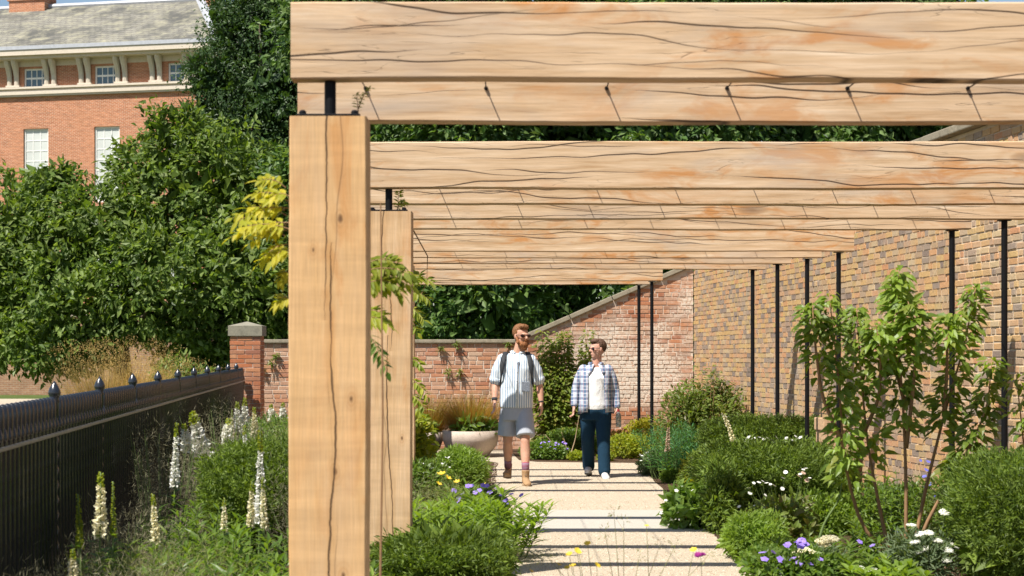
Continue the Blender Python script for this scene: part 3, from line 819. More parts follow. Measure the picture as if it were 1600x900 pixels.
for k, (x, Y, w, mt, lab) in enumerate(PO):
    zb = BE[[0, 2, 6, 10][k]][3]; hp = zb - .148
    p = thing("oak_post", lab, "post", (x, Y * K + .06, 0), raw=True)
    link("timber", post_mesh(hp, w, 70 + k), mt or PO[2][3], p)
    yb = 0.0
    link("cap_plate", box_mesh("cap_plate", .245, .18, .010, .002, 1), M['black_steel'], p, (0, 0, hp + .0055))
    g = Geo(); g.loft([((0, 0, 0), .0225, .0225), ((0, 0, .135), .0225, .0225)], 16); link("riser", g.mesh("riser"), M['black_steel'], p, (0, yb, hp + .011))
    bolt = Geo(); bolt.loft([((0, 0, 0), .014, .014), ((0, 0, .010), .014, .014), ((0, 0, .016), .008, .008)], 8); bm_ = bolt.mesh("bolt"); bm_.materials.append(M['black_steel'])
    for sx in (-.1, .1):
        for sy in (-.065, .065): link("bolt", bm_, None, p, (sx, sy, hp + .011))

# ------------------------------------------------------------------ the house
HT = math.radians(14.0)
HX, HY = -22.0, 55.0 * K
H = thing("brick_house", "grand red brick house with slate roof and white sash windows behind the trees", "house", (HX, HY, 0), -HT, raw=True)
def hu(px):
    k = (px - 800) / FP
    return (k * HY - HX) / (math.cos(HT) + k * math.sin(HT))
def hz(px, py):
    u = hu(px); return EYE + (560 - py) * (HY - u * math.sin(HT)) / FP
u0, u1 = -16.0, hu(336)
zf0, zf1, zc0, zc1 = hz(0, 153), hz(0, 138), hz(0, 97), hz(0, 84)
wins = [hu(px) for px in (-55, 56, 167, 282)]
def hpart(nm, bx, mat, par=None):
    g = Geo()
    for b in bx: g.box(*b)
    return link(nm, g.mesh(nm), mat, par or H)
# façade: brick piers and spandrels round real openings; recess behind
zt, zbt = hz(56, 201), hz(56, 318)
wz = [(zbt, zt), (zbt - 6.2, zbt - 2.0)]
at0, at1 = hz(56, 137), hz(56, 107)
cuts = []
edges = [u0]
ww, aw = .74, .72
for w in wins: edges += [w - ww, w + ww]
edges.append(u1)
bxs = []
for a, b in zip(edges[::2], edges[1::2]): bxs.append((a, b, 0, .35, 0, zf0))
for w in wins:
    lev = [0] + [v for a, b in sorted(wz) for v in (a, b)] + [zf0]
    for a, b in zip(lev[::2], lev[1::2]): bxs.append((w - ww, w + ww, 0, .35, a, b))
hpart("wall", bxs, M['house_brick'])
hpart("side_wall", [(u1 - .35, u1, .352, 13, 0, zc0), (u0, u1 - .36, 12.65, 13, 0, zc0)], M['house_brick'])
hpart("inner_wall", [(u0, u1 - .36, .75, .9, 0, zc0)], plain("dark_room", (.05, .05, .05), .9))
hpart("string_course", [(u0 - .05, u1 + .12, -.16, .34, zf0 + .003, zf1)], M['house_stone'])
hpart("string_moulding", [(u0 - .05, u1 + .17, -.22, -.163, zf0 + .1, zf0 + .28), (u0 - .05, u1 + .2, -.27, -.163, zf1 - .12, zf1 - .01)], M['house_stone'])
ea = [u0]
for w in wins: ea += [w - aw, w + aw]
ea.append(u1)
bx = []
for a, b in zip(ea[::2], ea[1::2]): bx.append((a, b, 0, .3, zf1 + .003, zc0))
for w in wins: bx.append((w - aw, w + aw, 0, .3, at1, zc0))
for w in wins: bx.append((w - aw, w + aw, 0, .3, zf1 + .003, at0))
hpart("attic_wall", bx, M['house_brick'])
hpart("attic_band", [(u0, u1 + .02, -.05, -.004, zc0 - .32, zc0 - .003)], M['house_stone'])
bay = 3.9 / 2
brk = Geo()
for q in range(3):
    x0 = -.36 + q * .27 - .02
for q in (-.21, .21):
    brk.loft([((q, -.10, 0), .15, .10), ((q, -.12, .5), .15, .12), ((q, -.2, .9), .16, .2), ((q, -.3, 1.2), .17, .3), ((q, -.32, 1.38), .18, .32)], 8)
brk.box(-.42, .42, -.62, 0, 1.385, 1.46); brk.box(-.40, .40, -.2, 0, -.10, -.003)
bm2 = brk.mesh("bracket"); bm2.materials.append(M['house_stone'])
sc = (zc0 - zf1) / 1.5
for px in (-88, -33, 22, 80, 134, 191, 245, 299):
    link("bracket", bm2, None, H, (hu(px), -.003, zf1 + .105 * sc), (0, 0, 0), (1, 1, sc * .97))
hpart("cornice", [(u0 - .1, u1 + .65, -.75, .29, zc0 + .002, zc0 + .16), (u0 - .1, u1 + .85, -.95, .29, zc0 + .163, zc1)], M['house_stone'])
hpart("gutter", [(u0 - .1, u1 + .9, -1.0, -.5, zc1 + .003, zc1 + .2)], M['grey_lead'])
for i, w in enumerate(wins):
    for (a, b), nm, half, cols, rws in [((at0, at1), "attic_window", aw, 4, 2), (wz[0], "sash_window", ww, 3, 7), (wz[1], "sash_window", ww, 3, 7)]:
        fr = Geo(); f = .09 if half > .7 else .07
        fr.box(-half, -half + f, .10, .2, a, b); fr.box(half - f, half, .10, .2, a, b); fr.box(-half + f, half - f, .10, .2, b - f, b); fr.box(-half + f, half - f, .08, .2, a, a + f)
        wn_ = link(nm, fr.mesh(nm), M['white_paint'], H, (w, 0, 0))
        bars = Geo(); iw = half - f
        for c in range(1, cols): x = -iw + 2 * iw * c / cols; bars.box(x - .022, x + .022, .12, .155, a + f, b - f)
        for r_ in range(1, rws): z = a + f + (b - a - 2 * f) * r_ / rws; th = .05 if r_ == rws // 2 else .022; bars.box(-iw, iw, .121, .156, z - th, z + th)
        link("glazing_bar", bars.mesh("glazing_bar"), M['white_paint'], wn_)
        pn = Geo()
        for c in range(cols):
            for r_ in range(rws):
                xa, xb = -iw + 2 * iw * c / cols, -iw + 2 * iw * (c + 1) / cols; za, zb_ = a + f + (b - a - 2 * f) * r_ / rws, a + f + (b - a - 2 * f) * (r_ + 1) / rws
                pn.box(xa + .002, xb - .002, .14, .15, za + .002, zb_ - .002)
        link("pane", pn.mesh("pane"), M['glass_sky'] if cols == 4 else M['glass_blind'], wn_)
# roof: hipped, slates
rd = 6.2
zr = EYE + (560 - 10) * (HY + rd + 1) / FP
ze = zc1 + .203
ur = hu(336) + .5
rl = u0; rh = ur - 4.0
V = [(rl, -.9, ze), (ur, -.9, ze), (rh, rd, zr), (rl, rd, zr), (ur, 2 * rd + .9, ze), (rl, 2 * rd + .9, ze)]
me = bpy.data.meshes.new("roof"); me.from_pydata(V, [], [(0, 1, 2, 3), (1, 4, 2), (4, 5, 3, 2), (0, 3, 5), (0, 5, 4, 1)])
roof = link("roof", me, M['slate'], H)
g = Geo(); g.tube([(rl, rd, zr + .04), (rh, rd, zr + .04)], .16, 8); g.tube([(rh, rd, zr + .04), (ur, -.9, ze + .05)], .26, 8)
link("ridge", g.mesh("ridge"), M['grey_lead'], roof)
for px0, px1, dp in ((10, 64, rd), (199, 236, rd + 2.2), (279, 312, rd + 1.0)):
    a, b = hu(px0) * 1.09 - 2.4, hu(px1) * 1.09 - 2.4
    g = Geo(); g.box(a, b, dp - .6, dp + .6, zr - 2, zr + 1.6); g.box(a - .12, b + .12, dp - .72, dp + .72, zr + 1.603, zr + 1.9); g.box(a - .08, b + .08, dp - .68, dp + .68, zr + .35, zr + .55)
    link("chimney", g.mesh("chimney"), M['house_brick'], roof)
# shaded brick garden wall left of the fence, beyond the far path
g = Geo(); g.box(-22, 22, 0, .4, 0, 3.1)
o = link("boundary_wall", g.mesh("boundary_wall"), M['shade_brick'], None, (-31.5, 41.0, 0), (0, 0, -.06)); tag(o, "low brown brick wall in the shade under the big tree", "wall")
g = Geo()
g.box(-22.05, 22.05, -.06, .46, 0, .10)
link("coping_stone", g.mesh("coping_stone"), M['coping'], o, (0, 0, 3.103))

# ------------------------------------------------------------------ trees
def crown(g, lobes, nclump, per, L, ratio, rad, seed, out=.7, up=.5, droop=.35, inner=0, innerL=.4, rich=False):
    r = np.random.default_rng(seed)
    lobes = np.array(lobes, float); w = lobes[:, 3] * lobes[:, 5]; w = w / w.sum()
    idx = r.choice(len(lobes), nclump, p=w); lb = lobes[idx]
    v = norm(r.normal(0, 1, (nclump, 3))); rr_ = r.uniform(.72, 1.04, nclump)[:, None] ** .7; far_ = r.random((nclump, 1)) < .16; rr_ = np.where(far_, r.uniform(1.04, 1.22, (nclump, 1)), rr_)
    c = lb[:, :3] + v * lb[:, 3:6] * rr_
    # drop clumps buried in another lobe
    keep = np.ones(nclump, bool)
    for k in range(len(lobes)):
        q = (c - lobes[k, :3]) / lobes[k, 3:6]
        keep &= ~((np.linalg.norm(q, axis=1) < .6) & (idx != k))
    c, v = c[keep], v[keep]; N = len(c)
    cr = rad * r.uniform(.45, 1.35, N)
    C = np.repeat(c, per, 0); Vv = np.repeat(v, per, 0); R = np.repeat(cr, per)[:, None]
    M_ = len(C); P = C + r.normal(0, .5, (M_, 3)) * R * np.array([1, 1, .75])
    d = Vv * out + r.normal(0, .65, (M_, 3)) + np.array([0, 0, -droop])
    n = Vv * .5 + np.array([-.15, -.3, up]) + r.normal(0, .5, (M_, 3))
    LL = L * r.uniform(.6, 1.25, M_)
    (g.leaf8 if rich else g.leaf2)(P, d, n, LL, LL * ratio)
    if inner:  # outsized leaf cards added inside the lobes to block the light
        idx = r.choice(len(lobes), inner, p=w); lb = lobes[idx]
        p = lb[:, :3] + norm(r.normal(0, 1, (inner, 3))) * lb[:, 3:6] * (.72 * r.random(inner)[:, None] ** .4)
        g.leaf2(p, r.normal(0, 1, (inner, 3)), r.normal(0, 1, (inner, 3)), innerL, innerL * .6)
    return c

def tree(name, label, X, Y, lobes, mat, nclump, per, L, ratio, rad, seed, trunk=(.22, 3.0), group=None, inner=0, innerL=.4, limbs=9, **kw):
    T = thing(name, label, "tree", (X, Y, 0), 0, group)
    g = Geo(); c = crown(g, lobes, nclump, per, L, ratio, rad, seed, inner=inner, innerL=innerL, **kw)
    tag(link("crown", g.mesh("crown"), mat, T), kind="stuff")
    r = np.random.default_rng(seed + 1); g = Geo()
    th = trunk[1]; tr = trunk[0]
    g.tube([(0, 0, 0), (.05, 0, th * .3), (-.04, .05, th * .7), (0, 0, th)], [tr * 1.35, tr, tr * .85, tr * .7], 10)
    for k in range(limbs):
        e = c[r.integers(len(c))]; s = np.array([0, 0, th * r.uniform(.45, 1.0)])
        m1 = s * .6 + e * .4 + np.array([0, 0, .3]) + r.normal(0, .15, 3); m2 = s * .25 + e * .75 + r.normal(0, .15, 3)
        g.tube([s, m1, m2, e], [tr * .5, tr * .32, tr * .18, tr * .05], 6)
    link("trunk", g.mesh("trunk", True), M['bark'], T)
    return T

# broad-leaved tree in front of the house: lobes given by the photograph's outline at 25 m
TY = 25.0; TX = PX(190, TY)
def lob(px, py, rpx, rpy, dy=0, ry=None, Yt=TY, X0=TX):
    Y = Yt + dy
    return (PX(px, Y) - X0, dy, PZ(py, Y), rpx * Y / 1600, (ry if ry else rpx * Y / 1600 * .8), rpy * Y / 1600)
lobes = [lob(30, 370, 110, 95, -.3), lob(140, 365, 100, 80, -.9), lob(262, 312, 82, 98, -.2), lob(350, 300, 100, 100, -.1), lob(430, 350, 90, 120, 0),
         lob(90, 470, 120, 95, -1.5), lob(220, 440, 110, 95, -1.9), lob(340, 440, 110, 85, -1.6), lob(430, 470, 80, 75, -1.0), lob(-40, 440, 130, 120, -.5),
         lob(20, 530, 90, 45, -1.9), lob(100, 540, 60, 40, -1.6), lob(270, 520, 75, 40, -1.6), lob(390, 520, 70, 50, -.6), lob(330, 565, 60, 38, -.2), lob(262, 208, 36, 38, 0), lob(105, 285, 35, 25, 0), lob(222, 262, 40, 40, .4), lob(300, 205, 30, 30, 0), lob(60, 290, 26, 22, 0)]
tree("spreading_tree", "broad glossy-leaved tree spreading low branches in front of the brick house", TX, TY, lobes, M['tree_broad'], 2500, 20, .20, .46, .30, 31, (.24, 2.6), inner=2600, innerL=.5)
# finer, darker tree behind it
DY = 32.0; DX = PX(430, DY)
lobes = [lob(400, 60, 80, 90, 0, None, DY, DX), lob(345, 130, 60, 60, -.6, None, DY, DX), lob(430, 150, 75, 75, -1, None, DY, DX), lob(365, 215, 75, 60, -.8, None, DY, DX), lob(450, 250, 80, 70, -.4, None, DY, DX),
         lob(480, 20, 110, 120, .5, None, DY, DX), lob(380, -40, 55, 70, .4, None, DY, DX), lob(310, 175, 32, 24, -.8, None, DY, DX), lob(318, 108, 35, 26, -.8, None, DY, DX), lob(520, 180, 90, 90, 0, None, DY, DX), lob(350, 35, 25, 30, 0, None, DY, DX), lob(470, 380, 90, 120, .5, None, DY, DX)]
tree("dark_tree", "tall dark fine-leaved evergreen tree beside the slate roof", DX, DY, lobes, M['tree_dark'], 2700, 24, .13, .42, .42, 47, (.35, 6.0), inner=2600, innerL=.6)
# trees massed behind the end wall
tl = ["tall ivy-dark tree rising behind the low end wall, beside the oak posts", "bushy laurel-like tree behind the end wall, above the bearded walker", "dense dark tree behind the ramp of the end wall", "glossy green tree behind the corner of the two brick walls", "rounded green tree behind the coping of the tall buff wall", "dark tree behind the tall buff wall, next to the rounded green one"]
for k, (px, Y, w) in enumerate([(560, 24.0, 150), (720, 22.5, 140), (890, 24.5, 150), (1060, 22.0, 150), (1240, 23.0, 160), (1430, 24.5, 170)]):
    X = PX(px, Y); r = np.random.default_rng(90 + k)
    L_ = []
    for j in range(13):
        pyc = 620 - 75 * j * .95 + r.uniform(-15, 15)
        L_.append(lob(px + r.uniform(-55, 55), pyc, w * r.uniform(.55, .75), 75 * r.uniform(.8, 1.1), r.uniform(-.7, .5), 1.3, Y, X))
    tree("leafy_tree", tl[k], X, Y, L_, M['tree_hedge'], 1750, 17, .19, .5, .34, 100 + k, (.26, 5.0), "trees behind the end wall", inner=2600, innerL=.65, limbs=6)

# ------------------------------------------------------------------ plants
def dome(r, n, rx, ry, h, lumps=5, shell=.8):
    """points and outward normals on a lumpy mound"""
    ry *= 1.5
    lc = np.stack([r.uniform(-.45, .45, lumps) * rx, r.uniform(-.45, .45, lumps) * ry, r.uniform(.3, .55, lumps) * h], 1)
    lr = np.stack([rx * r.uniform(.5, .68, lumps), ry * r.uniform(.5, .68, lumps), h * r.uniform(.42, .52, lumps)], 1)
    k = r.integers(lumps, size=n); v = norm(r.normal(0, 1, (n, 3)) + [0, 0, .25])
    p = lc[k] + v * lr[k] * (shell + (1 - shell) * r.random(n))[:, None]
    p[:, 2] = np.clip(p[:, 2], .01, None)
    return p, v
def bush(name, label, X, Y, rx, ry, h, mat, n, L, W, seed, cat="plant", up=.6, rnd=.6, rich=False, droop=.25, group=None, shell=.72, stems=5, lumps=6, out=.7):
    r = np.random.default_rng(seed); T = thing(name, label, cat, (X, Y, 0), 0, group)
    p, v = dome(r, n, rx, ry, h, lumps, shell); g = Geo()
    d = v * out + r.normal(0, rnd, (n, 3)) + [0, 0, .15]; nn = v * .45 + [-.15, -.3, up] + r.normal(0, .4, (n, 3))
    LL = L * r.uniform(.6, 1.25, n)
    if rich: g.leaf8(p, d, nn, LL, LL * W / L, .15, droop)
    else: g.leaf2(p, d, nn, LL, LL * W / L)
    m = n // 8                                            # outsized leaves inside the mound
    p2, v2 = dome(r, m, rx * .8, ry * .8, h * .8, lumps, .3); g.leaf2(p2, v2 + r.normal(0, .6, (m, 3)), r.normal(0, 1, (m, 3)), L * 1.5, L * .9)
    tag(link("foliage", g.mesh("foliage"), mat, T), kind="stuff")
    g = Geo()
    for k in range(stems):
        a = r.uniform(0, 6.28); e = np.array([math.cos(a) * rx * .5, math.sin(a) * ry * .5, h * .6])
        g.tube([(0, 0, 0), e * .5 + [0, 0, h * .08], e], [.012, .008, .004], 5)
    link("stems", g.mesh("stems"), M['stem_brown'], T)
    return T
def flower_mesh(name, size, petals=5, cup=.25, wide=.75):
    g = Geo(); a = np.arange(petals) * 2 * math.pi / petals
    d = np.stack([np.cos(a), np.sin(a), np.full(petals, cup)], 1)
    g.leaf8(np.zeros((petals, 3)), d, np.tile([[0, 0, 1.0]], (petals, 1)), size * .5, size * .5 * wide, .05, .12, 1.5)
    return g.mesh(name)
FM = {}
def flowers(T, pts, mat, size, seed, petals=5, nm="flower", face=(0, -.5, .9), stalk=None, stalkmat=None, cup=.25, wide=.75):
    """each bloom an object of its own, sharing one mesh; stalks drawn into one part"""
    r = random.Random(seed); key = (mat.name, round(size, 3), petals, cup)
    if key not in FM:
        me = flower_mesh(nm, size, petals, cup, wide); me.materials.append(mat); FM[key] = me
    for p in pts:
        n = Vector((face[0] + r.gauss(0, .45), face[1] + r.gauss(0, .4), face[2])).normalized()
        q = n.to_track_quat('Z', 'Y').to_euler()
        s = r.uniform(.75, 1.2)
        link(nm, FM[key], None, T, p, (q.x, q.y, r.uniform(0, 6.28)) if False else q, (s, s, s))
    if stalk is not None:
        g = Geo()
        for p in pts:
            b = np.array([p[0] * .5, p[1] * .5, max(0, p[2] - stalk)]); pp = np.array(p)
            g.tube([b, (b + pp) / 2 + [r.gauss(0, .01), 0, .01], pp], [.0022, .0018, .0015], 4)
        link("stalks", g.mesh("stalks"), stalkmat or M['stem_green'], T)
def hedge(name, label, X, Y, sx, sy, h, seed, n=26000, mat=None, rz=0.0, L=.048):
    r = np.random.default_rng(seed); T = thing(name, label, "hedge", (X, Y, 0), rz); sy *= 1.6; n = int(n * 1.5)
    v = norm(r.normal(0, 1, (n, 3)) * [1, 1, .8] + [0, 0, .25]); q = np.abs(v) ** 4.5
    s = (q.sum(1, keepdims=True)) ** (-1 / 4.5)
    p = v * s * [sx, sy, h * .55] * (1 + .055 * np.sin(v[:, :1] * 9 + v[:, 1:2] * 7 + v[:, 2:] * 8) + .045 * np.sin(v[:, :1] * 23 + 1) * np.sin(v[:, 1:2] * 19 + v[:, 2:] * 21)); p[:, 2] += h * .45
    p *= r.uniform(.88, 1.02, (n, 1)); tz = np.clip(p[:, 2:] / (h * .75), 0, 1); p[:, :2] *= .70 + .30 * tz * tz * (3 - 2 * tz); p[:, 2] = np.clip(p[:, 2], .01, None)
    # twigs: clumped directions so the surface reads as sprays
    NC = 1500; base = r.normal(0, .6, (NC, 3)); ci = r.integers(n, size=NC * 3); ci = ci[r.random(NC * 3) < .25 + .75 * np.clip(p[ci, 2] / (h * .8), 0, 1)][:NC]; NC = len(ci); base = base[:NC]; ctr = p[ci]
    half = n * 2 // 3
    j = r.integers(NC, size=half)
    pos = ctr[j] + r.normal(0, .028, (half, 3)); dd = norm(ctr[j] - [0, 0, h * .4]) * .8 + base[j] + r.normal(0, .55, (half, 3)) + [0, 0, .25]
    g = Geo(); nn = r.normal(0, 1, (half, 3)) + [0, 0, .6]
    LL = L * r.uniform(.5, 1.2, half); g.leaf2(pos, dd, nn, LL, LL * .26)
    rest = n - half; LL = L * r.uniform(.5, 1.1, rest); g.leaf2(p[:rest], v[:rest] * .6 + r.normal(0, .6, (rest, 3)) + [0, 0, .2], r.normal(0, 1, (rest, 3)), LL, LL * .32)
    m = 1500; vi = norm(r.normal(0, 1, (m, 3))); pi = vi * [sx, sy, h * .5] * .8 * r.random((m, 1)) ** .4 + [0, 0, h * .45]; pi[:, 2] = np.clip(pi[:, 2], .01, None)
    g.leaf2(pi, r.normal(0, 1, (m, 3)), r.normal(0, 1, (m, 3)), .2, .12)
    tag(link("foliage", g.mesh("foliage"), mat or M['yew'], T), kind="stuff")
    g = Geo()
    for k in range(5): g.tube([(0, 0, 0), (r.uniform(-.3, .3) * sx, r.uniform(-.3, .3) * sy, h * .3), (r.uniform(-.6, .6) * sx, r.uniform(-.6, .6) * sy, h * .75)], [.02, .015, .006], 5)
    link("stems", g.mesh("stems"), M['bark'], T)
    return T
def stalky(name, label, X, Y, rad, h, mat, nst, seed, L=.10, W=.02, nodes=9, cat="plant", rise=.6, lean=.18, stem=None, ry=None, droop=.3):
    """upright stems set with narrow leaves all the way up"""
    r = np.random.default_rng(seed); T = thing(name, label, cat, (X, Y, 0)); g = Geo(); gs = Geo(); ry = (ry or rad) * 1.5
    C, D = [], []
    for k in range(nst):
        a = r.uniform(0, 6.28); q = math.sqrt(r.random()); b = np.array([math.cos(a) * q * rad, math.sin(a) * q * ry, 0]); hh = h * r.uniform(.7, 1.08) * (1 - .25 * q)
        tip = b + np.array([b[0] * .35 + r.normal(0, lean) * hh, b[1] * .35 + r.normal(0, lean) * hh, hh])
        mid = (b + tip) / 2 + [0, 0, hh * .06]
        gs.tube([b, mid, tip], [.004, .0032, .002], 4, False)
        for j in range(nodes):
            t_ = .18 + .82 * (j + r.random() * .5) / nodes; p = b * (1 - t_) ** 2 + 2 * mid * t_ * (1 - t_) + tip * t_ * t_
            for e in range(3):
                an = j * 1.1 + e * 2.09 + r.normal(0, .25); up_ = rise + .5 * t_ * t_
                C.append(p); D.append((math.cos(an), math.sin(an), up_))
    C = np.array(C); D = np.array(D); n = len(C)
    nn = np.tile([[0, 0, 1.0]], (n, 1)) - D * .3 + r.normal(0, .25, (n, 3)); LL = L * r.uniform(.65, 1.15, n)
    g.leaf8(C, D, nn, LL, LL * W / L, .15, droop)
    tag(link("foliage", g.mesh("foliage"), mat, T), kind="stuff"); link("stems", gs.mesh("stems"), stem or M['stem_green'], T)
    return T
def feather(name, label, X, Y, rad, h, mat, nst, seed, per=420, L=.05, W=.0026, ry=None):
    """fennel: thin branching stems carrying clouds of thread leaves"""
    r = np.random.default_rng(seed); T = thing(name, label, "plant", (X, Y, 0)); g = Geo(); gs = Geo(); ry = (ry or rad) * 1.5; nst = int(nst * 1.5); rad *= 1.12
    for k in range(nst):
        a = r.uniform(0, 6.28); q = math.sqrt(r.random()); b = np.array([math.cos(a) * q * rad * .6, math.sin(a) * q * ry * .6, 0]); hh = h * r.uniform(.6, 1.05)
        tip = b + np.array([math.cos(a) * rad * q * .6, math.sin(a) * ry * q * .6, hh])
        gs.tube([b, (b + tip) / 2 + [0, 0, .04], tip], [.004, .003, .0015], 4, False)
        for j in range(7):
            t_ = .25 + .75 * j / 6; o = b + (tip - b) * t_ + r.normal(0, .05, 3) * [1, 1, .5]; m = per // 7
            p = o + r.normal(0, .055, (m, 3)); g.leaf2(p, p - o + r.normal(0, .04, (m, 3)) + [0, 0, .03], r.normal(0, 1, (m, 3)), L * r.uniform(.5, 1.2, m), W, .1, .5)
    tag(link("foliage", g.mesh("foliage"), mat, T), kind="stuff"); link("stems", gs.mesh("stems"), M['stem_green'], T)
    return T
def grass(name, label, X, Y, rad, h, mat, n, seed, W=.006, bend=.35, lean=.35, cat="grass", z=0.0, plumes=0, ry=None):
    r = np.random.default_rng(seed); T = thing(name, label, cat, (X, Y, z)); g = Geo(); a = r.uniform(0, 6.28, n); q = np.sqrt(r.random(n)); ry = ry or rad
    c = np.stack([np.cos(a) * q * rad * .45, np.sin(a) * q * ry * .45, np.zeros(n)], 1)
    d = np.stack([np.cos(a) * q * lean + r.normal(0, .12, n), np.sin(a) * q * lean * ry / rad + r.normal(0, .12, n), np.ones(n)], 1)
    g.blades(c, d, h * r.uniform(.55, 1.1, n), W, bend * r.uniform(.3, 1.3, n))
    if plumes:
        m = plumes; k = r.integers(n, size=m); p = c[k] + norm(d[k]) * (h * r.uniform(.75, 1.15, m))[:, None]
        P = np.repeat(p, 14, 0) + r.normal(0, .05, (m * 14, 3)); g.leaf2(P, r.normal(0, .6, (m * 14, 3)) + [0, 0, .5], r.normal(0, 1, (m * 14, 3)), .045, .008)
    tag(link("blades", g.mesh("blades"), mat, T), kind="stuff")
    return T
def spike(label, X, Y, h, mat, seed, bl=.5, size=.035, lean=(0, 0), fat=1.0, tipgreen=.2, group=None, name="foxglove", leafmat=None):
    """tall flower spire: stem, basal leaves, blooms thinning to buds at the tip"""
    r = np.random.default_rng(seed); T = thing(name, label, "flower spike", (X, Y, 0), 0, group)
    gs = Geo(); P0 = np.array([0, 0, 0.]); P2 = np.array([lean[0], lean[1], h]); P1 = np.array([lean[0] * .25 + r.normal(0, .02), lean[1] * .25, h * .55])
    f = lambda t_: P0 * (1 - t_) ** 2 + 2 * P1 * t_ * (1 - t_) + P2 * t_ * t_
    gs.tube([f(t_) for t_ in np.linspace(0, 1, 8)], np.linspace(.008, .003, 8), 6); link("stem", gs.mesh("stem", True), M['stem_green'], T)
    g = Geo(); gb = Geo(); n = int(bl * 110)
    for k in range(n):
        t0 = k / n; t_ = 1 - bl + bl * t0; p = f(t_); a = k * 2.4 + r.normal(0, .3); s = size * (1 - .62 * t0) * r.uniform(.8, 1.2) * fat
        d = np.array([math.cos(a), math.sin(a), -.25 + .5 * t0]); tgt = gb if t0 > 1 - tipgreen else g
        m = 4; aa = np.arange(m) * 1.571 + r.uniform(0, 1); u = norm(np.cross(d, [0, 0, 1.0])); w = np.cross(u, norm(d))
        off = np.outer(np.cos(aa), u) + np.outer(np.sin(aa), w)
        tgt.leaf2(np.tile(p, (m, 1)) + off * s * .12, np.tile(norm(d), (m, 1)) * .9 + off * .5, off, s * 1.25, s * .75, -.2, .65)
    tag(link("blooms", g.mesh("blooms"), mat, T), kind="stuff")
    if gb.n: tag(link("buds", gb.mesh("buds"), M['yellow_green'], T), kind="stuff")
    gl = Geo(); m = 34; t_ = r.random(m) ** 1.5 * (1 - bl); P = np.array([f(x) for x in t_]); a = r.uniform(0, 6.28, m)
    gl.leaf8(P, np.stack([np.cos(a), np.sin(a), np.full(m, .7)], 1), np.tile([[0, 0, 1.0]], (m, 1)), (.16 * (1 - t_ * .8)) * r.uniform(.7, 1.2, m), .035, .12, .4)
    tag(link("leaves", gl.mesh("leaves"), leafmat or M['green'], T), kind="stuff")
    return T

# ---- bed between the fence and the posts
feather("bronze_fennel", "smoky bronze fennel cloud against the middle of the black fence", -2.62, 7.7, .42, .92, M['fennel'], 34, 1, 210)
feather("bronze_fennel", "smoky bronze fennel along the fence behind the white foxgloves", -2.62, 9.6, .45, .95, M['fennel'], 30, 2, 200)
feather("bronze_fennel", "low hazy fennel in front of the fence bars", -1.98, 5.0, .5, .38, M['fennel'], 30, 3, 180, ry=.35)
feather("bronze_fennel", "pale fennel tuft beside the edging slabs, in front of the fence", -1.6, 4.75, .32, .36, M['olive_fennel'], 24, 4, 170)
feather("bronze_fennel", "thin fennel at the foot of the fence beside a yellow mullein", -2.28, 5.9, .3, .55, M['fennel'], 22, 5, 170)
feather("green_fennel", "olive green fennel between the yew mound and the red pier", -2.1, 11.0, .6, .86, M['olive_fennel'], 40, 6, 170)
feather("bronze_fennel", "grey fennel wisps rising over the yew mound", -1.35, 7.0, .3, .70, M['fennel'], 18, 61, 150)
feather("bronze_fennel", "pale hazy fennel spreading at the foot of the fence beside the edging", -2.2, 4.75, .42, .40, M['fennel'], 34, 65, 200, ry=.3)
feather("bronze_fennel", "straw-tinted fennel haze over the edging slabs", -1.85, 5.5, .38, .40, M['olive_fennel'], 30, 66, 200)
hedge("yew_mound", "clipped yew mound between the fence and the honey-coloured oak post", -1.72, 7.6, .52, .6, .80, 7, 24000)
stalky("leafy_perennial", "lush green leafy perennial in front of the yew mound", -1.55, 5.75, .62, .48, M['green'], 70, 8, .12, .022, 8, ry=.45)
stalky("leafy_perennial", "bright leafy perennial at the foot of the honey-coloured oak post", -1.02, 5.2, .3, .42, M['bright'], 34, 9, .12, .022, 8)
stalky("leafy_perennial", "dark leafy stems beside the yew mound and the fence edging", -2.1, 6.7, .3, .55, M['green'], 26, 10, .11, .018, 9)
bush("green_mound", "fresh green mound of small leaves in front of the end wall and pier", -2.75, 12.6, .75, .7, .72, M['green'], 9000, .07, .03, 12)
bush("green_mound", "leafy green clump behind the honey-coloured oak post", -2.0, 9.6, .55, .55, .62, M['bright'], 5200, .08, .028, 13)
bush("green_mound", "grassy green clump at the foot of the red brick pier", -3.3, 13.8, .6, .5, .6, M['green'], 4500, .09, .018, 14)
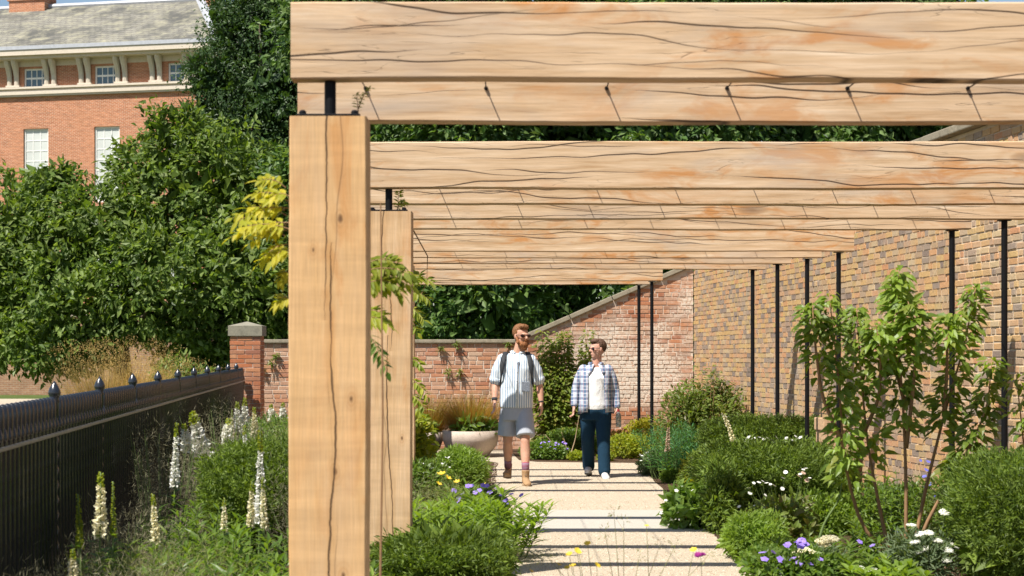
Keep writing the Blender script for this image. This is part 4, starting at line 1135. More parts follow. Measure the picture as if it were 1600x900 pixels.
sp = [(270, 660, 7.3, 'petal_white', .48, .034, 1.0, "slender cream foxglove spire in front of the bronze fennel"),
      (300, 663, 9.2, 'petal_white', .28, .05, 1.2, "short full white foxglove leaning beside the fennel"),
      (334, 645, 9.0, 'petal_white', .42, .06, 1.35, "fattest white foxglove, leaning, beside the fence"),
      (356, 655, 9.8, 'petal_white', .26, .05, 1.2, "small white foxglove behind the fattest one"),
      (362, 640, 10.6, 'petal_cream', .4, .026, .9, "thin greenish flower spire among the white foxgloves"),
      (388, 664, 8.6, 'petal_white', .42, .034, 1.0, "thin white spire rising above the yew mound"),
      (403, 672, 6.6, 'petal_white', .62, .036, 1.0, "tallest cream spire, standing in front of the yew mound"),
      (412, 745, 6.3, 'petal_cream', .45, .028, .9, "short cream spire beside the tallest one"),
      (391, 752, 6.2, 'petal_cream', .40, .028, .9, "small cream side spire at the edge of the yew mound"),
      (374, 628, 12.4, 'petal_white', .4, .05, 1.1, "white foxglove in front of the end of the fence"),
      (386, 622, 13.2, 'petal_white', .45, .05, 1.2, "tall white foxglove in front of the red brick pier"),
      (402, 636, 12.2, 'petal_cream', .4, .045, 1.0, "cream foxglove at the foot of the red brick pier"),
      (428, 632, 14.2, 'petal_white', .3, .05, 1.2, "white foxglove in the shadow of the pier on the end wall"),
      (442, 630, 14.6, 'petal_white', .3, .05, 1.2, "white foxglove next to the honey-coloured post, before the end wall"),
      (146, 738, 5.3, 'petal_cream', .4, .036, 1.0, "pale yellow mullein spire against the black fence"),
      (112, 858, 4.7, 'petal_cream', .35, .032, .9, "green budding mullein tip among the low fennel"),
      (128, 772, 5.4, 'yellow_green', .4, .028, .8, "dull green seed spire against the fence bars"),
      (253, 772, 6.0, 'petal_cream', .45, .030, .9, "short yellow-green mullein beside the edging slabs"),
      (171, 752, 5.6, 'yellow_green', .4, .022, .8, "thin bare green spire against the fence, beside the mullein"),
      (357, 778, 5.9, 'petal_cream', .3, .028, .8, "small cream spire among the lush green leaves")]
for k, (px, py, Y, mt, bl, sz, fat, lab) in enumerate(sp):
    spike(lab, PX(px, Y) - (.05 if k == 2 else 0), Y, PZ(py, Y), M[mt], 200 + k, bl, sz, ((-.14 if k == 2 else -.08 if k == 1 else random.Random(k).gauss(0, .03)), 0), fat, .25, "flower spires in the left bed", "mullein" if "mullein" in lab else "foxglove")

# ---- planting between the posts and the path
stalky("leafy_perennial", "lush bright leafy perennial spilling from the second oak post to the path", -.62, 7.05, .42, .50, M['bright'], 74, 20, .12, .024, 9, ry=.4)
stalky("leafy_perennial", "bright leafy stems leaning over the edge of the gravel path", -.12, 7.45, .26, .47, M['bright'], 36, 21, .125, .026, 9, lean=.25)
stalky("leafy_perennial", "bright leafy stems under the purple cranesbill flowers", -.45, 7.9, .35, .42, M['bright'], 40, 22, .12, .024, 8)
hedge("yew_mound", "low clipped yew in the dark shade at the edge of the path", -.42, 6.35, .40, .36, .33, 23, 16000)
T = bush("cranesbill", "cranesbill with purple-blue flowers beside the daylilies at the path edge", -.28, 8.5, .36, .3, .36, M['green'], 2600, .05, .04, 24)
r = random.Random(5)
flowers(T, [(PX(px + r.uniform(-3, 3), 8.45) + .28, -.1 + r.uniform(-.1, .08), PZ(py + r.uniform(-3, 3), 8.4)) for px, py in [(708, 766), (714, 778), (720, 782), (730, 764), (743, 770), (749, 768), (756, 759), (763, 763), (775, 768), (781, 776), (787, 785), (790, 789), (808, 783), (812, 777), (712, 770), (725, 772), (768, 772), (738, 761), (800, 772)]], M['petal_purple'], .052, 6, 5, stalk=.15)
T = stalky("daylily", "yellow daylilies beside the second oak post", -.35, 9.1, .22, .36, M['green'], 16, 25, .22, .018, 5)
flowers(T, [(PX(px, 9.1) + .35, 0, PZ(py, 9.1)) for px, py in [(690, 742), (699, 748), (685, 757), (714, 754), (757, 779 - 20)]], M['petal_yellow'], .10, 7, 6, stalk=.3, cup=.7, wide=.45)
bush("white_sprigged_shrub", "bushy green shrub sprigged with tiny white flowers in front of the stone bowls", -.62, 11.6, .42, .4, .45, M['bright'], 7500, .055, .016, 26)
T = bush("white_sprigged_shrub", "low leafy shrub with white blossom beside the second oak post", -1.02, 10.6, .42, .4, .42, M['green'], 4000, .055, .022, 27)
flowers(T, [(r.uniform(-.1, .42), -.35 + r.uniform(-.05, .1), r.uniform(.28, .46)) for _ in range(16)], M['petal_white'], .03, 8)
feather("seed_heads", "dry fuzzy seed heads at the foot of the second oak post", -.86, 7.0, .2, .55, M['fennel'], 14, 28, 120)
feather("seed_heads", "grey-green wispy seed heads beside the lush perennial", -.62, 8.3, .22, .46, M['olive_fennel'], 16, 29, 150)
bush("golden_hop", "yellow-green leafy climber at the foot of the third oak post", -1.08, 10.9, .26, .3, .98, M['yellow_green'], 1500, .085, .06, 30, rich=True, shell=.5)

# stone bowls with grasses
def bowl(label, X, Y, R, h, seed):
    T = thing("stone_bowl", label, "planter", (X, Y, 0), 0, None)
    g = Geo(); pr = [(.45 * R, 0), (.7 * R, h * .12), (.9 * R, h * .38), (.99 * R, h * .62), (R, h * .66), (1.015 * R, h), (.93 * R, h), (.92 * R, h * .85)]
    g.loft([((0, 0, z), q, q) for q, z in pr], 40); link("basin", g.mesh("basin", True), M['bowl'], T)
    g = Geo(); g.loft([((0, 0, h * .86), .915 * R, .915 * R), ((0, 0, h * .9), .8 * R, .8 * R), ((0, 0, h * .93), .3 * R, .3 * R)], 30); link("soil", g.mesh("soil"), M['soil'], T)
    return T
bowl("large pale stone bowl planted with orange grass, in front of the end wall", PX(735, 15.1), 15.1, .41, .39, 1)
bowl("smaller pale stone bowl partly hidden by the second oak post", PX(657, 15.2), 15.2, .33, .36, 2)
grass("orange_sedge", "orange-brown sedge arching out of the large stone bowl", PX(735, 15.2), 15.2, .62, .80, M['orange_grass'], 1900, 33, .006, .28, .55, z=.33)
grass("orange_sedge", "orange-brown sedge growing in the smaller stone bowl", PX(670, 15.3), 15.3, .52, .76, M['orange_grass'], 1300, 34, .006, .28, .55, z=.31)
bush("bowl_plant", "dark green leafy plant filling the front of the large stone bowl", PX(745, 15.05), 15.05, .33, .15, .26, M['green'], 300, .13, .06, 35, rich=True).location.z = .34
bush("bowl_plant", "green leafy plant trailing over the smaller stone bowl", PX(660, 15.15), 15.15, .24, .12, .26, M['bright'], 200, .12, .06, 36, rich=True).location.z = .30

# ---- bed along the end wall
def shrub_stems(name, label, X, Y, stems, mat, L, W, seed, per=40, spread=.10, stemmat=None, cat="shrub", droop=.5, r0=.012, start=.3, hang=-.35):
    """explicit stems (lists of local points) clothed in drooping ovate leaves"""
    r = np.random.default_rng(seed); T = thing(name, label, cat, (X, Y, 0)); g = Geo()
    for s in stems:
        s = np.array(s, float); gs = Geo(); tt = np.linspace(0, 1, len(s)); ss = np.linspace(0, 1, 14)
        P = np.stack([np.interp(ss, tt, s[:, k]) for k in range(3)], 1)
        P[1:-1] = (P[:-2] + 2 * P[1:-1] + P[2:]) / 4
        ln = np.linalg.norm(np.diff(s, axis=0), axis=1).sum()
        gs.tube(P, np.linspace(r0, .003, 14), 6); link("stem", gs.mesh("stem", True), stemmat or M['stem_brown'], T)
        n = int(per * ln); t_ = start + (1 - start) * r.random(n) ** .85
        b = np.stack([np.interp(t_, ss, P[:, k]) for k in range(3)], 1); a = r.uniform(0, 6.28, n); q = spread * r.uniform(.3, 1.2, n) * (1.15 - t_ * .75)
        o = np.stack([np.cos(a), np.sin(a), r.uniform(-.2, .5, n)], 1); p = b + o * q[:, None]
        d = o * [1, 1, .2] + [0, 0, hang] + r.normal(0, .25, (n, 3)); LL = L * r.uniform(.6, 1.2, n) * (1.1 - .4 * t_)
        g.leaf8(p, d, np.tile([[-.3, -.55, .9]], (n, 1)) + o * .4 + r.normal(0, .25, (n, 3)), LL, LL * W / L, .16, droop)
    tag(link("foliage", g.mesh("foliage"), mat, T), kind="stuff")
    return T
r = np.random.default_rng(77)
st = []
for k in range(20):
    px = r.uniform(838, 890); tp = r.uniform(530, 570) if k > 3 else 518
    st.append([(r.uniform(-.25, .2), r.uniform(-.15, .15), 0), (PX(px, 15.75) - PX(868, 15.75), r.uniform(-.2, .15), .8), (PX(px + r.uniform(-8, 8), 15.75) - PX(868, 15.75), r.uniform(-.15, .2), PZ(tp, 15.75))])
for k in range(7):
    px = r.uniform(903, 926); tp = r.uniform(515, 580)
    st.append([(r.uniform(0, .3), 0, 0), (PX(px - 8, 15.75) - PX(868, 15.75), r.uniform(-.1, .15), .8), (PX(px, 15.75) - PX(868, 15.75), r.uniform(-.1, .2), PZ(tp, 15.75))])
shrub_stems("tall_shrub", "tall leafy yellow-green shrub growing against the end wall between the two walkers", PX(868, 15.75), 15.75, st, M['lime_shrub'], .115, .05, 40, 170, .17, start=.1, hang=.0, droop=.35)
shrub_stems("bare_stick_plant", "pale bare leaning sticks at the foot of the tall shrub", PX(890, 15.0), 15.0, [[(0, 0, 0), (.08, 0, .25), (.14, 0, .62)], [(-.05, 0, 0), (-.2, 0, .16), (-.36, 0, .34)], [(-.02, 0, 0), (-.06, 0, .2), (-.12, 0, .38)]], M['shrub'], .05, .03, 41, 6, .05, plain("pale_stick", (.42, .30, .18)), start=.7)
T = bush("cranesbill", "cranesbill with purple flowers at the foot of the tall shrub", PX(850, 14.75), 14.75, .36, .22, .26, M['green'], 2600, .045, .035, 42)
flowers(T, [(r.uniform(-.3, .34), -.18 + r.uniform(-.04, .1), r.uniform(.12, .28)) for _ in range(18)], M['petal_purple'], .05, 9)
bush("lady_mantle", "yellow-green frothy plant at the edge of the back bed", PX(905, 14.6), 14.6, .16, .12, .13, M['yellow_green'], 700, .04, .03, 43)
bush("lady_mantle", "yellow frothy plant beneath the two poles before the end wall", PX(985, 14.9), 14.9, .38, .3, .36, M['yellow_green'], 2200, .045, .03, 44)
bush("euphorbia", "golden-topped spurge between the poles and the corner of the walls", PX(1000, 15.3), 15.3, .42, .3, .56, M['golden'], 1700, .05, .035, 45)
bush("rusty_sedum", "rust-tinted low plant beside the walker in navy trousers", PX(962, 15.2), 15.2, .26, .2, .38, M['orange_grass'], 1300, .05, .03, 46)
bush("green_mound", "low green foliage in front of the pale end wall", PX(900, 15.4), 15.4, .7, .25, .40, M['green'], 3500, .055, .03, 47)
bush("lady_mantle", "small lime frothy plant at the bed's edge beside the walker in plaid", PX(945, 14.55), 14.55, .16, .12, .12, M['yellow_green'], 600, .04, .03, 48)

# ---- right-hand bed
st = []
for k in range(46):
    a = r.uniform(0, 6.28); q = r.uniform(.1, 1); tp = r.uniform(.75, 1.38) * (1.08 - .38 * q)
    st.append([(r.normal(0, .1), r.normal(0, .1), 0), (math.cos(a) * q * .45, math.sin(a) * q * .35, tp * .55), (math.cos(a) * q * .76, math.sin(a) * q * .5, tp)])
TB = bush("open_shrub", "dense leafy heart of the rounded shrub before the brick corner", PX(1108, 14.35), 14.35, .66, .4, 1.15, M['shrub'], 5200, .085, .032, 150, cat="shrub", shell=.55, lumps=9, rnd=.8)
TS = shrub_stems("open_shrub", "rounded twiggy shrub before the corner of the two brick walls", PX(1105, 14.3), 14.3, st, M['shrub'], .085, .034, 50, 120, .14, start=.2, hang=.1, droop=.2, r0=.008)
for c_ in list(TB.children): c_.parent = TS
bpy.data.objects.remove(TB)
stalky("blue_spurge", "feathery blue-green spurge beside the clipped yew", PX(1072, 12.3), 12.3, .42, .74, M['blue_green'], 120, 51, .10, .012, 12, ry=.4)
hedge("yew_hedge", "long low clipped yew hedge at the foot of the buff wall", PX(1195, 11.9), 11.9, .72, .42, .74, 52, 26000)
hedge("yew_hedge", "big clipped yew block with white flowers behind it", PX(1205, 9.15), 9.15, .66, .55, .665, 53, 34000)
hedge("yew_hedge", "rounded yew block beside the young leafy tree and the buff wall", PX(1612, 6.3), 6.3, .43, .55, .82, 54, 30000)
bush("yew_skirt", "bright yellow-green skirt of shoots in front of the big yew block", PX(1130, 8.6), 8.6, .24, .24, .62, M['yew'], 3600, .06, .014, 55)
T = bush("white_phlox", "row of small white flowers between the two yew hedges", PX(1215, 10.5), 10.5, .55, .15, .60, M['green'], 1800, .06, .03, 56)
flowers(T, [(PX(px, 10.4) - PX(1215, 10.5), -.05, PZ(py, 10.4) + .035) for px, py in [(1172, 690), (1180, 692), (1190, 690), (1196, 693), (1202, 691), (1216, 690), (1232, 691), (1246, 688), (1250, 692), (1254, 690), (1168, 695), (1185, 696), (1210, 696), (1240, 695)]], M['petal_white'], .055, 11)
T = bush("hellebore", "leathery-leaved plant with white flowers jutting onto the path edge", PX(1078, 8.8), 8.8, .26, .26, .36, M['green'], 520, .11, .05, 57, rich=True)
flowers(T, [(r.uniform(-.26, .24), -.2 + r.uniform(-.1, .1), r.uniform(.08, .38)) for _ in range(18)], M['petal_white'], .045, 12)
bush("green_mound", "ferny bright green mound at the edge of the path", PX(1178, 7.45), 7.45, .27, .27, .33, M['bright'], 5200, .045, .014, 58)
T = bush("astrantia", "airy plant with white button flowers on stalks before the big yew block", PX(1225, 7.9), 7.9, .34, .26, .42, M['shrub'], 1100, .07, .035, 59, rich=True)
flowers(T, [(PX(px, 7.8) - PX(1225, 7.9), -.1, PZ(py, 7.8)) for px, py in [(1172, 764), (1180, 756), (1188, 755), (1194, 753), (1200, 756), (1206, 758), (1212, 760), (1225, 765), (1198, 775), (1174, 772), (1157, 793), (1180, 792), (1198, 796), (1230, 739), (1226, 748), (1258, 735), (1262, 733), (1253, 742), (1268, 748), (1193, 800)]], M['petal_white'], .036, 13, 8, stalk=.28)
flowers(T, [(PX(px, 7.8) - PX(1225, 7.9), -.06, PZ(py, 7.8)) for px, py in [(1252, 746), (1259, 741), (1265, 752)]], M['petal_blush'], .05, 14, 8, "faded_flower")
T = bush("cranesbill", "cranesbill with violet flowers by the yellow yarrow", PX(1235, 6.6), 6.6, .34, .24, .24, M['green'], 2600, .045, .03, 60)
flowers(T, [(PX(px, 6.5) - PX(1235, 6.6), -.22 + r.uniform(-.06, .06), PZ(py, 6.5) + .02) for px, py in [(1192, 877), (1207, 867), (1217, 878), (1228, 858), (1232, 856), (1245, 852), (1250, 858), (1255, 852), (1260, 857), (1237, 878), (1250, 885), (1264, 884), (1279, 877), (1217, 897), (1190, 868), (1252, 846), (1246, 848), (1362, 857), (1340, 850)]], M['petal_purple'], .056, 15, stalk=.1)
T = bush("yarrow", "flat pale-yellow yarrow heads among the violet cranesbill", PX(1275, 6.7), 6.7, .2, .2, .22, M['grey_green'], 900, .06, .012, 61)
hd = Geo(); rr_ = np.random.default_rng(4); n = 170; a = rr_.uniform(0, 6.28, n); q = np.sqrt(rr_.random(n)) * .042
hd.leaf2(np.stack([np.cos(a) * q, np.sin(a) * q, rr_.uniform(-.004, .008, n)], 1), rr_.normal(0, 1, (n, 3)) * [1, 1, .2], np.tile([[0, 0, 1.0]], (n, 1)), .014, .012)
hm_ = hd.mesh("flower_head"); hm_.materials.append(M['petal_cream'])
for px, py in [(1247, 872), (1255, 865), (1262, 868), (1283, 850), (1292, 847), (1299, 846), (1288, 855), (1252, 880), (1243, 884)]:
    link("flower_head", hm_, None, T, (PX(px, 6.6) - PX(1275, 6.7), -.22, PZ(py, 6.6) + .02), (rr_.normal(.35, .15), rr_.normal(0, .15), 0))
stalky("leafy_perennial", "tangled green perennials under the young leafy tree", PX(1330, 6.9), 6.9, .42, .25, M['green'], 60, 62, .09, .02, 8, ry=.5)
stalky("leafy_perennial", "green perennials between the young tree and the yew block", PX(1450, 7.4), 7.4, .45, .34, M['green'], 56, 63, .09, .022, 8, ry=.5)
stalky("leafy_perennial", "bright leaf rosette at the base of the young leafy tree", PX(1395, 6.35), 6.35, .2, .20, M['bright'], 20, 64, .10, .035, 5)
T = bush("white_yarrow", "white yarrow heads at the foot of the young tree's stems", PX(1440, 6.6), 6.6, .26, .24, .36, M['grey_green'], 1400, .06, .014, 65)
hw = hm_.copy(); hw.materials.clear(); hw.materials.append(M['petal_white'])
for px, py in [(1419, 826), (1432, 840), (1446, 838), (1434, 866), (1442, 862), (1476, 865), (1474, 880), (1545, 828), (1470, 806), (1425, 852), (1460, 850), (1487, 858), (1340, 893), (1358, 896)]:
    link("flower_head", hw, None, T, (PX(px, 6.5) - PX(1440, 6.6), -.28, PZ(py, 6.5) + .03), (rr_.normal(.4, .15), rr_.normal(0, .2), 0), (.7, .7, .7))
T = stalky("blue_salvia", "slim blue flower spikes behind the young tree's stems", PX(1440, 8.2), 8.2, .4, .62, M['green'], 30, 66, .07, .02, 8)
flowers(T, [(PX(px, 8.1) - PX(1440, 8.2), -.15, PZ(py, 8.1)) for px, py in [(1455, 757), (1460, 768), (1462, 776), (1477, 768), (1446, 745), (1449, 735), (1443, 760), (1330, 845), (1364, 845), (1402, 832), (1380, 838), (1452, 722), (1440, 720)]], leaf_mat("petal_blue", [(.12, .12, .5), (.2, .2, .62)], .3), .04, 17)
for k, (px, Y, rx, h, mt, lab) in enumerate([(1020, 12.7, .22, .3, 'grey_green', "silvery grey low plant at the turn of the path"), (1048, 12.0, .12, .12, 'bright', "tiny bright cushion plant at the path edge"), (1085, 11.6, .22, .17, 'yew', "low dark cushion beside the path and the spurge"),
                                             (1102, 11.2, .3, .42, 'yellow_green', "pale lime foliage in front of the spurge"), (1040, 13.6, .32, .36, 'yellow_green', "lime-flowered plant behind the silvery one"), (1125, 10.2, .28, .4, 'shrub', "dusty low shrub between the path and the big yew block"),
                                             (1300, 8.6, .4, .36, 'bright', "leafy green clump between the big yew block and young tree"), (1390, 8.8, .6, .40, 'green', "leafy green drift behind the young tree"), (1530, 8.0, .5, .6, 'shrub', "twiggy low shrub at the foot of the buff wall")]):
    T = bush("low_plant", lab, PX(px, Y), Y, rx, rx * .8, h, M[mt], int(1800 + rx * 3500), .055, .02, 300 + k)
    if k in (0, 3, 5):
        flowers(T, [(r.uniform(-rx, rx) * .9, -rx * .6 + r.uniform(-.08, .1), h * r.uniform(.3, 1)) for _ in range(14)], M['petal_white' if k != 5 else 'petal_purple'], .035, 400 + k)
spike("leaning yellow-green mullein spire tilted across the yew hedge", PX(1165, 10.6), 10.6, PZ(625, 10.6), M['petal_cream'], 500, .5, .03, (PX(1120, 10.6) - PX(1165, 10.6), 0), 1.0, .3, None, "mullein")
spike("rusty faded mullein stalk beside the blue-green spurge", PX(1045, 12.0), 12.0, PZ(660, 12.0), M['petal_blush'], 501, .5, .03, (0, 0), 1.0, .2, None, "mullein")
shrub_stems("arching_stem", "bare pale-green arching stem in front of the big yew block", PX(1274, 6.9), 6.9, [[(0, 0, .15), (.06, 0, .35), (.16, 0, .5), (.18, 0, .62)]], M['young'], .07, .03, 502, 14, .05, M['stem_green'], start=.7)
# sandstone block against the buff wall
g = Geo(); g.box(-.13, .13, -.13, .13, 0, .62); bl_ = thing("sandstone_block", "peach sandstone block standing before the buff wall behind the yew hedge", "stone block", (PX(1300, 11.3), 11.3, 0), .18)
link("block", box_mesh("block", .28, .28, .66, .012, 2), M['sandstone'], bl_, (0, 0, .33)); link("cap", box_mesh("cap", .31, .31, .14, .012, 2), M['sandstone'], bl_, (0, 0, .731))
# young multi-stemmed tree
yt = 7.0
def Q(px, py, dy=0.0): return (PX(px, yt + dy) - PX(1413, yt), dy, PZ(py, yt + dy))
st = [[Q(1415, 890), Q(1416, 760), Q(1412, 640), Q(1402, 520), Q(1405, 418)],
      [Q(1412, 885, -.05), Q(1350, 830, -.1), Q(1325, 730, -.15), Q(1318, 600, -.2), Q(1302, 455, -.2)],
      [Q(1390, 878, .05), Q(1372, 800, .1), Q(1350, 690, .12), Q(1340, 560, .1), Q(1335, 480, .1)],
      [Q(1420, 885, .05), Q(1440, 770, .1), Q(1470, 650, .1), Q(1500, 540, .15), Q(1518, 448, .15)],
      [Q(1425, 885, -.05), Q(1455, 810, -.1), Q(1510, 720, -.1), Q(1548, 640, -.1), Q(1555, 560, -.1)],
      [Q(1416, 700), Q(1432, 600, -.1), Q(1440, 520, -.15), Q(1425, 470, -.15)],
      [Q(1340, 690, .1), Q(1375, 620, 0), Q(1380, 540, -.1), Q(1370, 500, -.1)],
      [Q(1325, 700, -.15), Q(1290, 620, -.2), Q(1280, 520, -.25), Q(1276, 470, -.2)],
      [Q(1470, 650, .1), Q(1480, 580, 0), Q(1482, 520, -.05), Q(1490, 490, -.05)],
      [Q(1416, 640, 0), Q(1390, 560, .15), Q(1395, 480, .2), Q(1390, 440, .2)]]
shrub_stems("young_tree", "young multi-stemmed tree with drooping green leaves in front of the buff wall", PX(1413, yt), yt, st, M['young'], .115, .054, 600, 165, .115, start=.42, r0=.016, hang=-.15, droop=.45)
shrub_stems("young_tree", "leafy side shoots of a smaller young tree behind the yew block", PX(1600, 7.6), 7.6, [[(.1, 0, 0), (0, 0, .8), (-.06, 0, 1.35)], [(.12, 0, 0), (.1, 0, .8), (.08, 0, 1.4)]], M['young'], .10, .045, 601, 60, .12, start=.3)

# ---- foreground wild flowers on wiry stems
T = thing("wild_flowers", "wiry yellow wild flowers standing in front of the gravel path", "flower", (.3, 4.6, 0)); gs = Geo(); rr2 = random.Random(3)
fl_ = [(872, 880), (890, 868), (902, 862), (906, 868), (917, 848), (1010, 822), (934, 888), (885, 884), (1085, 862), (896, 888), (830, 895)]
pts = []
for px, py in fl_:
    p = (PX(px, 4.6) - .3, rr2.uniform(-.15, .15), PZ(py, 4.6)); pts.append(p)
    b = (PX(970, 4.6) - .3 + (p[0] - (PX(970, 4.6) - .3)) * .3, 0, 0); gs.tube([b, (p[0] * .75 + b[0] * .25 + rr2.gauss(0, .01), p[1] * .6, p[2] * .6), p], [.0022, .0018, .001], 4)
for px, py in [(975, 815), (945, 830), (1030, 845), (1060, 850), (855, 870), (1000, 870), (1110, 870), (960, 800)]:
    p = np.array((PX(px, 4.6) - .3, rr2.uniform(-.1, .1), PZ(py, 4.6))); b = np.array((PX(975, 4.6) - .3, 0, 0)); gs.tube([b, b * .5 + p * .5 + [0, 0, .08], p], [.002, .0016, .0009], 4)
    pp = np.random.default_rng(px).normal(0, .012, (14, 3)) + p; gs.leaf2(pp, np.random.default_rng(px).normal(0, 1, (14, 3)), np.ones((14, 3)), .02, .005)
link("stems", gs.mesh("stems"), M['olive_fennel'], T)
flowers(T, pts, M['petal_yellow'], .036, 21, 6, cup=.6)
T = thing("purple_knapweed", "small magenta knapweed head beside the yellow wild flowers", "flower", (PX(1095, 4.6), 4.6, 0)); zk = PZ(868, 4.6)
gs = Geo(); gs.tube([(0, 0, 0), (.01, 0, zk * .6), (0, 0, zk)], [.002, .0016, .001], 4); link("stem", gs.mesh("stem"), M['stem_green'], T)
flowers(T, [(0, 0, zk), (.01, -.01, zk + .005), (-.012, 0, zk)], M['petal_magenta'], .035, 22, 9, cup=.5)

# ---- wisteria on the oak posts
def wisteria(label, base, sprays, mat, seed, vine=None, L=.05):
    r = np.random.default_rng(seed); T = thing("wisteria", label, "climber", base); g = Geo(); gs = Geo()
    for (a, b) in sprays:
        a = np.array(a); b = np.array(b); m = (a + b) / 2 + [0, 0, .04]
        f = lambda t_: a * (1 - t_) ** 2 + 2 * m * t_ * (1 - t_) + b * t_ * t_
        gs.tube([f(x) for x in np.linspace(0, 1, 6)], np.linspace(.0025, .001, 6), 4)
        for k in range(9):
            t_ = .15 + .85 * k / 8; p = f(t_)
            for sgn in ((-1, 1) if k < 8 else (0,)):
                ax = b - a; side = norm(np.cross(ax, [0, -.6, .8])) * sgn
                d = norm(ax) * .55 + side + r.normal(0, .2, 3) + [0, 0, -.12]
                g.leaf8(p[None], d[None], np.array([[0, -.45, .9]]) + r.normal(0, .25, (1, 3)), L * r.uniform(.8, 1.25), L * .42, .12, .25)
    if vine is not None: gs.tube(vine, np.linspace(.006, .003, len(vine)), 6)
    link("vine", gs.mesh("vine"), M['stem_brown'], T); tag(link("leaves", g.mesh("leaves"), mat, T), kind="stuff")
    return T
def at(px, py, Y, b): return (PX(px, Y) - b[0], Y - b[1], PZ(py, Y) - b[2])
b = (-.87, 4.12, 0)
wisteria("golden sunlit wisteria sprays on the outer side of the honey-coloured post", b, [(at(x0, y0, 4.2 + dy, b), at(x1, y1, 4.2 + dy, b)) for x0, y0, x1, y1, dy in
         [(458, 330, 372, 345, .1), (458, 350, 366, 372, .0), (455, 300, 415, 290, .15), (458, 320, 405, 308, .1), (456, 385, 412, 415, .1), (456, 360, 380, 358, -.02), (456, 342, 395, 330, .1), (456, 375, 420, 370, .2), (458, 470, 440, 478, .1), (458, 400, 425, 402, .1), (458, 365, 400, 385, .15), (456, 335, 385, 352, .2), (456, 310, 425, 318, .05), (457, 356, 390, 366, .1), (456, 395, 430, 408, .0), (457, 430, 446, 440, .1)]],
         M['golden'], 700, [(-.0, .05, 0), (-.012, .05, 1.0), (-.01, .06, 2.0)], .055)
b = (-.55, 4.25, 0)
wisteria("green wisteria sprig reaching from the honey-coloured post across the second one", b, [(at(x0, y0, 4.35 + dy, b), at(x1, y1, 4.35 + dy, b)) for x0, y0, x1, y1, dy in
         [(574, 425, 640, 430, 0), (574, 440, 652, 438, .05), (574, 418, 615, 412, .05), (574, 450, 632, 462, .05), (574, 500, 604, 508, 0), (574, 490, 606, 498, .1), (576, 430, 630, 415, .08), (575, 445, 620, 448, .0), (577, 435, 645, 450, .12), (575, 410, 600, 425, .06), (576, 455, 610, 440, .1)]], M['yellow_green'], 701, [(-.0, .0, .3), (.012, .02, 1.2), (.005, .0, 2.1)], .062)
wisteria("dark hanging wisteria leaflets in front of the second post", b, [(at(x0, y0, 4.35 + dy, b), at(x1, y1, 4.35 + dy, b)) for x0, y0, x1, y1, dy in [(576, 520, 606, 580, 0)]], M['green'], 702, None, .055)
b = (PX(563, 3.98), 4.02, 0)
wisteria("tiny wisteria shoot sprouting beside the riser of the honey-coloured post", b, [(at(560, 183, 4.02, b), at(556, 148, 4.0, b)), (at(560, 170, 4.02, b), at(580, 138, 4.02, b))], M['yellow_green'], 703, None, .022)
b = (PX(625, 6.5), 6.5, 0)
wisteria("small wisteria shoot beside the riser of the second post", b, [(at(622, 333, 6.55, b), at(624, 300, 6.55, b)), (at(620, 330, 6.55, b), at(634, 318, 6.55, b))], M['yellow_green'], 704, None, .04)
b = (PX(650, 8.0), 8.0, 0)
wisteria("yellow-green wisteria shoots hanging behind the second post", b, [(at(x0, y0, 8.0, b), at(x1, y1, 8.0, b)) for x0, y0, x1, y1 in [(640, 455, 672, 470), (640, 480, 662, 500), (640, 430, 680, 445), (640, 560, 656, 572), (640, 590, 668, 620), (642, 615, 664, 640), (640, 450, 655, 430), (640, 500, 652, 520)]], M['yellow_green'], 705, [at(646, 360, 8.0, b), at(668, 400, 8.0, b), at(667, 440, 8.0, b), at(650, 480, 8.0, b)], .075)
# tall dry grass behind the fence
grass("golden_oat_grass", "tall golden dry grass clump behind the black fence", PX(180, 19.5), 19.5, 1.3, 1.6, M['straw'], 2600, 800, .014, .22, .45, plumes=260, ry=.8)
grass("golden_oat_grass", "smaller golden dry grass clump near the brick pier", PX(252, 19.5), 19.5, .9, 1.35, M['straw'], 1500, 801, .014, .22, .45, plumes=160, ry=.7)
bush("dark_shrub", "dark green shrub under the big tree beside the red pier", PX(290, 21.5), 21.5, .9, .7, 1.65, M['tree_broad'], 2600, .13, .06, 802)

# ------------------------------------------------------------------ people
def skin_mat(name, col):
    t = NT(name); p = t.obj()
    c = t.mix(t.ramp(t.noise(p, 9, 4), [(.4, 0), (.7, .5)]), c4(col), c4((col[0] * .95, col[1] * .72, col[2] * .66)))
    b = t.bsdf(c, .5, .35, 0, t.bump(t.noise(p, 120, 3), .12, .002))
    b.inputs["Subsurface Weight"].default_value = .12; b.inputs["Subsurface Radius"].default_value = (.012, .005, .003); b.inputs["Subsurface Scale"].default_value = .5
    return t.done(b)
SKIN_M = skin_mat("skin_fair", (.56, .32, .22)); SKIN_W = skin_mat("skin_rosy", (.60, .34, .25))
def cloth(name, f):
    t = NT(name); col = f(t); p = t.obj()
    w = t.noise(t.vmul(p, (1, 1, .55)), 11, 4, .5, .8)
    return t.done(t.bsdf(col, .85, .15, 0, t.bump(w, .55, .03)))
def stripes(t):
    p = t.n("SeparateXYZ", {0: t.obj()})
    x = t.math('ADD', p.outputs[0], t.math('MULTIPLY', t.math('SUBTRACT', t.noise(t.obj(), 6, 2), .5), .012))
    s = t.math('SINE', t.math('MULTIPLY', x, 2 * math.pi / .027))
    return t.mix(t.ramp(s, [(.45, 0), (.75, 1)]), c4((.74, .78, .80)), c4((.16, .27, .42)))
